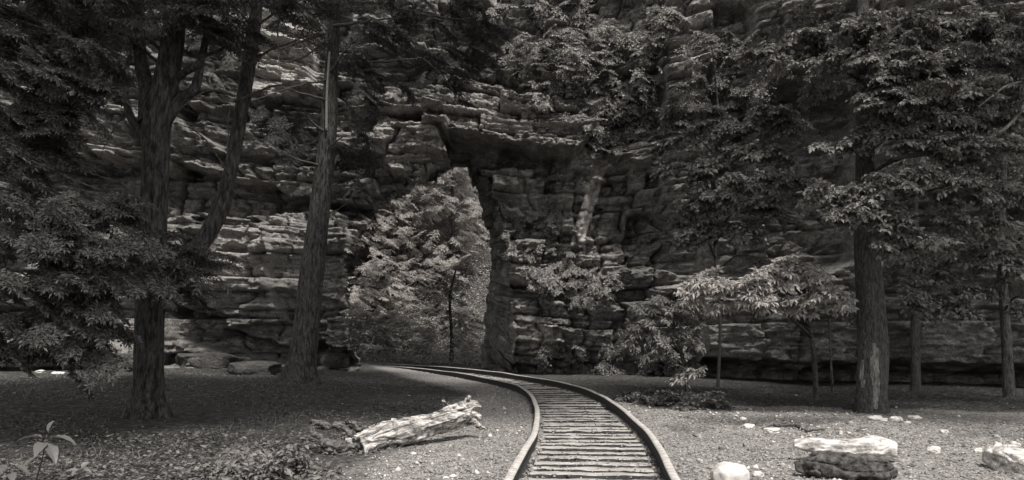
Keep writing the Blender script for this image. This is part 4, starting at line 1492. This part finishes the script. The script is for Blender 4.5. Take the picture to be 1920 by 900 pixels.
# big driftwood trunk left of the track: dark root end at left, pale broken end at right
dL, dR = 9.3, 10.9
A = lambda px, py, t: P(px, py, dL + (dR - dL) * t)
tubes = [
    ([A(668, 836, .15), A(720, 818, .35), A(775, 806, .52), A(825, 792, .7), A(865, 778, .88), A(885, 764, 1)], [.12, .17, .15, .13, .115, .06]),
    ([A(868, 770, .92), A(888, 760, 1), A(903, 764, 1.0)], [.07, .06, .035]),
    ([A(872, 776, .93), A(890, 776, 1), A(902, 782, 1.0)], [.05, .045, .03]),
    ([A(790, 806, .65), A(840, 800, .85), A(880, 792, .95), A(914, 806, 1)], [.08, .075, .05, .014]),
    ([A(690, 806, .35), A(760, 790, .5), A(820, 776, .66), A(862, 764, .88), A(880, 750, 1)], [.045, .04, .04, .05, .03]),
    ([A(735, 790, .45), A(790, 782, .58), A(840, 780, .75)], [.022, .02, .02]),
    ([A(862, 766, .9), A(842, 760, .9), A(830, 752, .9)], [.03, .022, .01]),
    ([A(868, 760, .95), A(876, 748, .95), A(880, 744, .95)], [.03, .025, .02]),
    ([A(700, 826, .28), A(690, 846, .12), A(684, 864, .02), A(674, 876, -.05)], [.085, .055, .035, .02]),
    ([A(735, 820, .4), A(733, 838, .3), A(722, 850, .25)], [.05, .03, .015]),
    ([A(700, 822, .3), A(660, 826, .2), A(648, 832, .15)], [.08, .06, .03]),
    ([A(760, 812, .5), A(780, 816, .5), A(800, 812, .52)], [.05, .04, .03]),
]
axd = A(880, 770, 1) - A(640, 840, 0)
root = thing('driftwood_log', 'big gnarled bleached driftwood trunk lying left of the track', 'log', foot(740, 845))
def under(o_, r0):
    o_.parent = r0
    o_.matrix_parent_inverse = r0.matrix_basis.inverted()
under(sculpt('trunk', tubes, M_DRIFT, .0085, .042, (2.5, 17, 17), axd, 1), root)
tubes = [
    ([A(672, 830, .2), A(650, 812, .22), A(620, 798, .25), A(592, 794, .3), A(582, 788, .3)], [.07, .05, .055, .045, .03]),
    ([A(592, 792, .3), A(584, 804, .25), A(590, 816, .2)], [.035, .03, .02]),
    ([A(668, 842, .1), A(640, 842, .08), A(612, 832, .12), A(600, 815, .2)], [.07, .085, .05, .03]),
    ([A(690, 814, .32), A(668, 798, .35), A(640, 795, .38), A(625, 800, .38)], [.05, .055, .045, .03]),
    ([A(640, 846, .06), A(655, 860, 0), A(672, 872, -.05), A(680, 886, -.1)], [.05, .045, .03, .02]),
    ([A(655, 797, .35), A(652, 788, .35), A(650, 782, .35)], [.025, .015, .008]),
    ([A(700, 812, .34), A(706, 792, .36), A(716, 784, .36)], [.03, .022, .012]),
]
o = sculpt('root_end', tubes, M_ROOT, .0085, .045, (6, 12, 12), axd, 5)
o['label'] = 'dark decayed root end'
under(o, root)
# pale peeled log and dark mossy log at right
D_ = 8.55
o = sculpt('peeled_log', [([P(1488, 832, 8.95), P(1530, 836, 8.9), P(1600, 842, 8.8), P(1650, 842, 8.7), P(1680, 850, 8.65)], [.04, .085, .105, .125, .11]), ([P(1650, 842, 8.7), P(1672, 838, 8.7), P(1676, 832, 8.7)], [.08, .06, .05])],
           M_LOGP, .012, .018, (3, 18, 18), (1, -.1, 0), 2)
tag(o, 'pale peeled log lying behind the dark log at lower right', 'log')
o = sculpt('mossy_log', [([P(1492, 874, 7.95), P(1530, 875, 7.9), P(1590, 877, 7.85), P(1650, 882, 7.8), P(1680, 890, 7.8)], [.05, .13, .15, .13, .04])],
           M_LOGD, .009, .03, (7, 11, 11), (1, 0, 0), 3)
tag(o, 'dark rough barked log in front of the pale peeled log', 'log')
# split stump at the right edge
o = sculpt('split_stump', [([P(1848, 852, 8.3), P(1880, 864, 8.15), P(1925, 884, 7.95), P(1975, 902, 7.8)], [.08, .15, .19, .2]),
                           ([P(1866, 862, 8.25), P(1868, 842, 8.25), P(1872, 829, 8.25)], [.06, .05, .035]),
                           ([P(1888, 868, 8.15), P(1900, 846, 8.15), P(1908, 827, 8.2)], [.07, .055, .038]),
                           ([P(1905, 860, 8.1), P(1935, 868, 8.0), P(1970, 882, 7.9)], [.05, .06, .05])],
           M_STUMP, .009, .016, (2, 26, 26), (1, -.4, -.45), 4)
tag(o, 'weathered grooved stump with two stubs at the right edge', 'stump')
# stick behind the logs
mb = MB()
r_ = np.random.default_rng(9)
limb(mb, [G(1450, 799, .05), G(1490, 800, .04), G(1510, 808, .03), G(1548, 810, .05)], .025, .012, 8, 16, .02, r_)
limb(mb, [G(1430, 803, .03), G(1465, 797, .06), G(1500, 800, .04)], .012, .02, 8, 10, .02, r_)
limb(mb, [G(1508, 808, .03), G(1520, 803, .08), G(1530, 798, .1)], .012, .006, 6, 8, .01, r_)
o = mb.build('fallen_branch', M_LOGD, None, True)
tag(o, 'crooked dark fallen branch on the gravel behind the logs', 'branch')

# ------------------------------------------------------------------ bush beside the track
b = foot(1260, 758)
o_ = thing('low_bush', 'low dim bush on the ground right of the track bend', 'bush', b)
fo = Foliage('broad', 91, .7)
for px, py in [(1200, 735), (1240, 730), (1280, 735), (1320, 742), (1260, 745), (1220, 745), (1300, 752), (1340, 750), (1180, 738)]:
    fo.clump(G(px, py + 14, .12), .35, .08, 6, None, .4, .2)
fo.build(o_, M_LEAF_G, 'foliage')
b = foot(520, 880, 8.6)
o_ = thing('low_bush', 'dark leafy ground bush in front of the driftwood root end', 'bush', b)
fo = Foliage('broad', 92, .6)
for px, py in [(480, 880), (520, 870), (560, 880), (450, 895), (540, 900), (500, 905), (430, 880)]:
    fo.clump(G(px, py + 8, .08), .3, .06, 6, None, .35, .3)
fo.build(o_, M_LEAF_R, 'foliage')

# ------------------------------------------------------------------ young plants at the bottom left
def big_leaf_plant(label, base, top, leaves, seed, mat):
    r_ = np.random.default_rng(seed)
    t_ = thing('leafy_plant', label, 'plant', base, 'broad leaved young plants at lower left')
    p = smooth_path([base - (0, 0, .05), (base + top) / 2 + (.02, 0, 0), top], 16)
    v, f = tube(p, np.linspace(.008, .004, 16), 8)
    mesh_obj('stem', v, f, M_TWIG, t_, True)
    for (dx_, dy_, dz_, L_, h_) in leaves:
        o0 = p[int(h_ * 15)]
        d = unit(np.array((dx_, dy_, dz_), float))
        up = unit(np.array((0, 0, 1.0)) - d * d[2] + r_.normal(0, .1, 3))
        sd = np.cross(up, d)
        n1, n2 = 12, 7
        vv = []
        for i_ in range(n1):
            t = i_ / (n1 - 1)
            w = L_ * .24 * (math.sin(math.pi * t ** .8) ** .9) * (1 - .25 * t) + .001
            c = o0 + d * L_ * (.12 + t * .88) - np.array((0, 0, 1)) * L_ * .35 * t * t
            for j_ in range(n2):
                s_ = j_ / (n2 - 1) * 2 - 1
                vv.append(c + sd * w * s_ + up * (abs(s_) * w * .35 + .004 * math.sin(t * 40) * abs(s_)))
        i = np.arange(n1 - 1)[:, None] * n2 + np.arange(n2 - 1)[None, :]
        f = np.stack([i, i + 1, i + n2 + 1, i + n2], -1).reshape(-1, 4)
        mesh_obj('leaf', np.array(vv), f, mat, t_, True)
    return t_


b = foot(85, 905, 7.3)
big_leaf_plant('young plant with broad pale leaves at the bottom left corner', b, P(88, 815, 7.3),
               [(-1, -.2, .25, .26, .95), (1, -.1, .15, .3, .95), (.15, .3, .9, .2, 1.0), (.75, -.6, -.35, .26, .9), (-1, -.3, .05, .32, .75), (.2, -1, -.1, .24, .9), (.5, .3, .9, .14, 1.0), (-.4, -.8, -.1, .2, .6), (.8, -.3, 0, .2, .6)], 1, M_LEAF_P)
b = foot(20, 925, 7.0)
big_leaf_plant('smaller plant with broad leaves below the pale leaved one', b, P(22, 872, 7.0),
               [(-1, -.2, .1, .2, .95), (1, -.3, .1, .2, .95), (0, -1, .1, .2, .95), (.5, .5, .4, .16, 1.0), (.7, -.8, -.1, .18, .8)], 2, M_LEAF_P)
b = foot(150, 925, 7.0)
big_leaf_plant('small dim plant right of the pale leaved one', b, P(150, 880, 7.0),
               [(-1, -.2, .3, .13, .95), (1, -.3, .3, .14, .95), (0, -1, .3, .12, .95), (.5, .5, .8, .12, 1.0)], 3, M_LEAF_R)
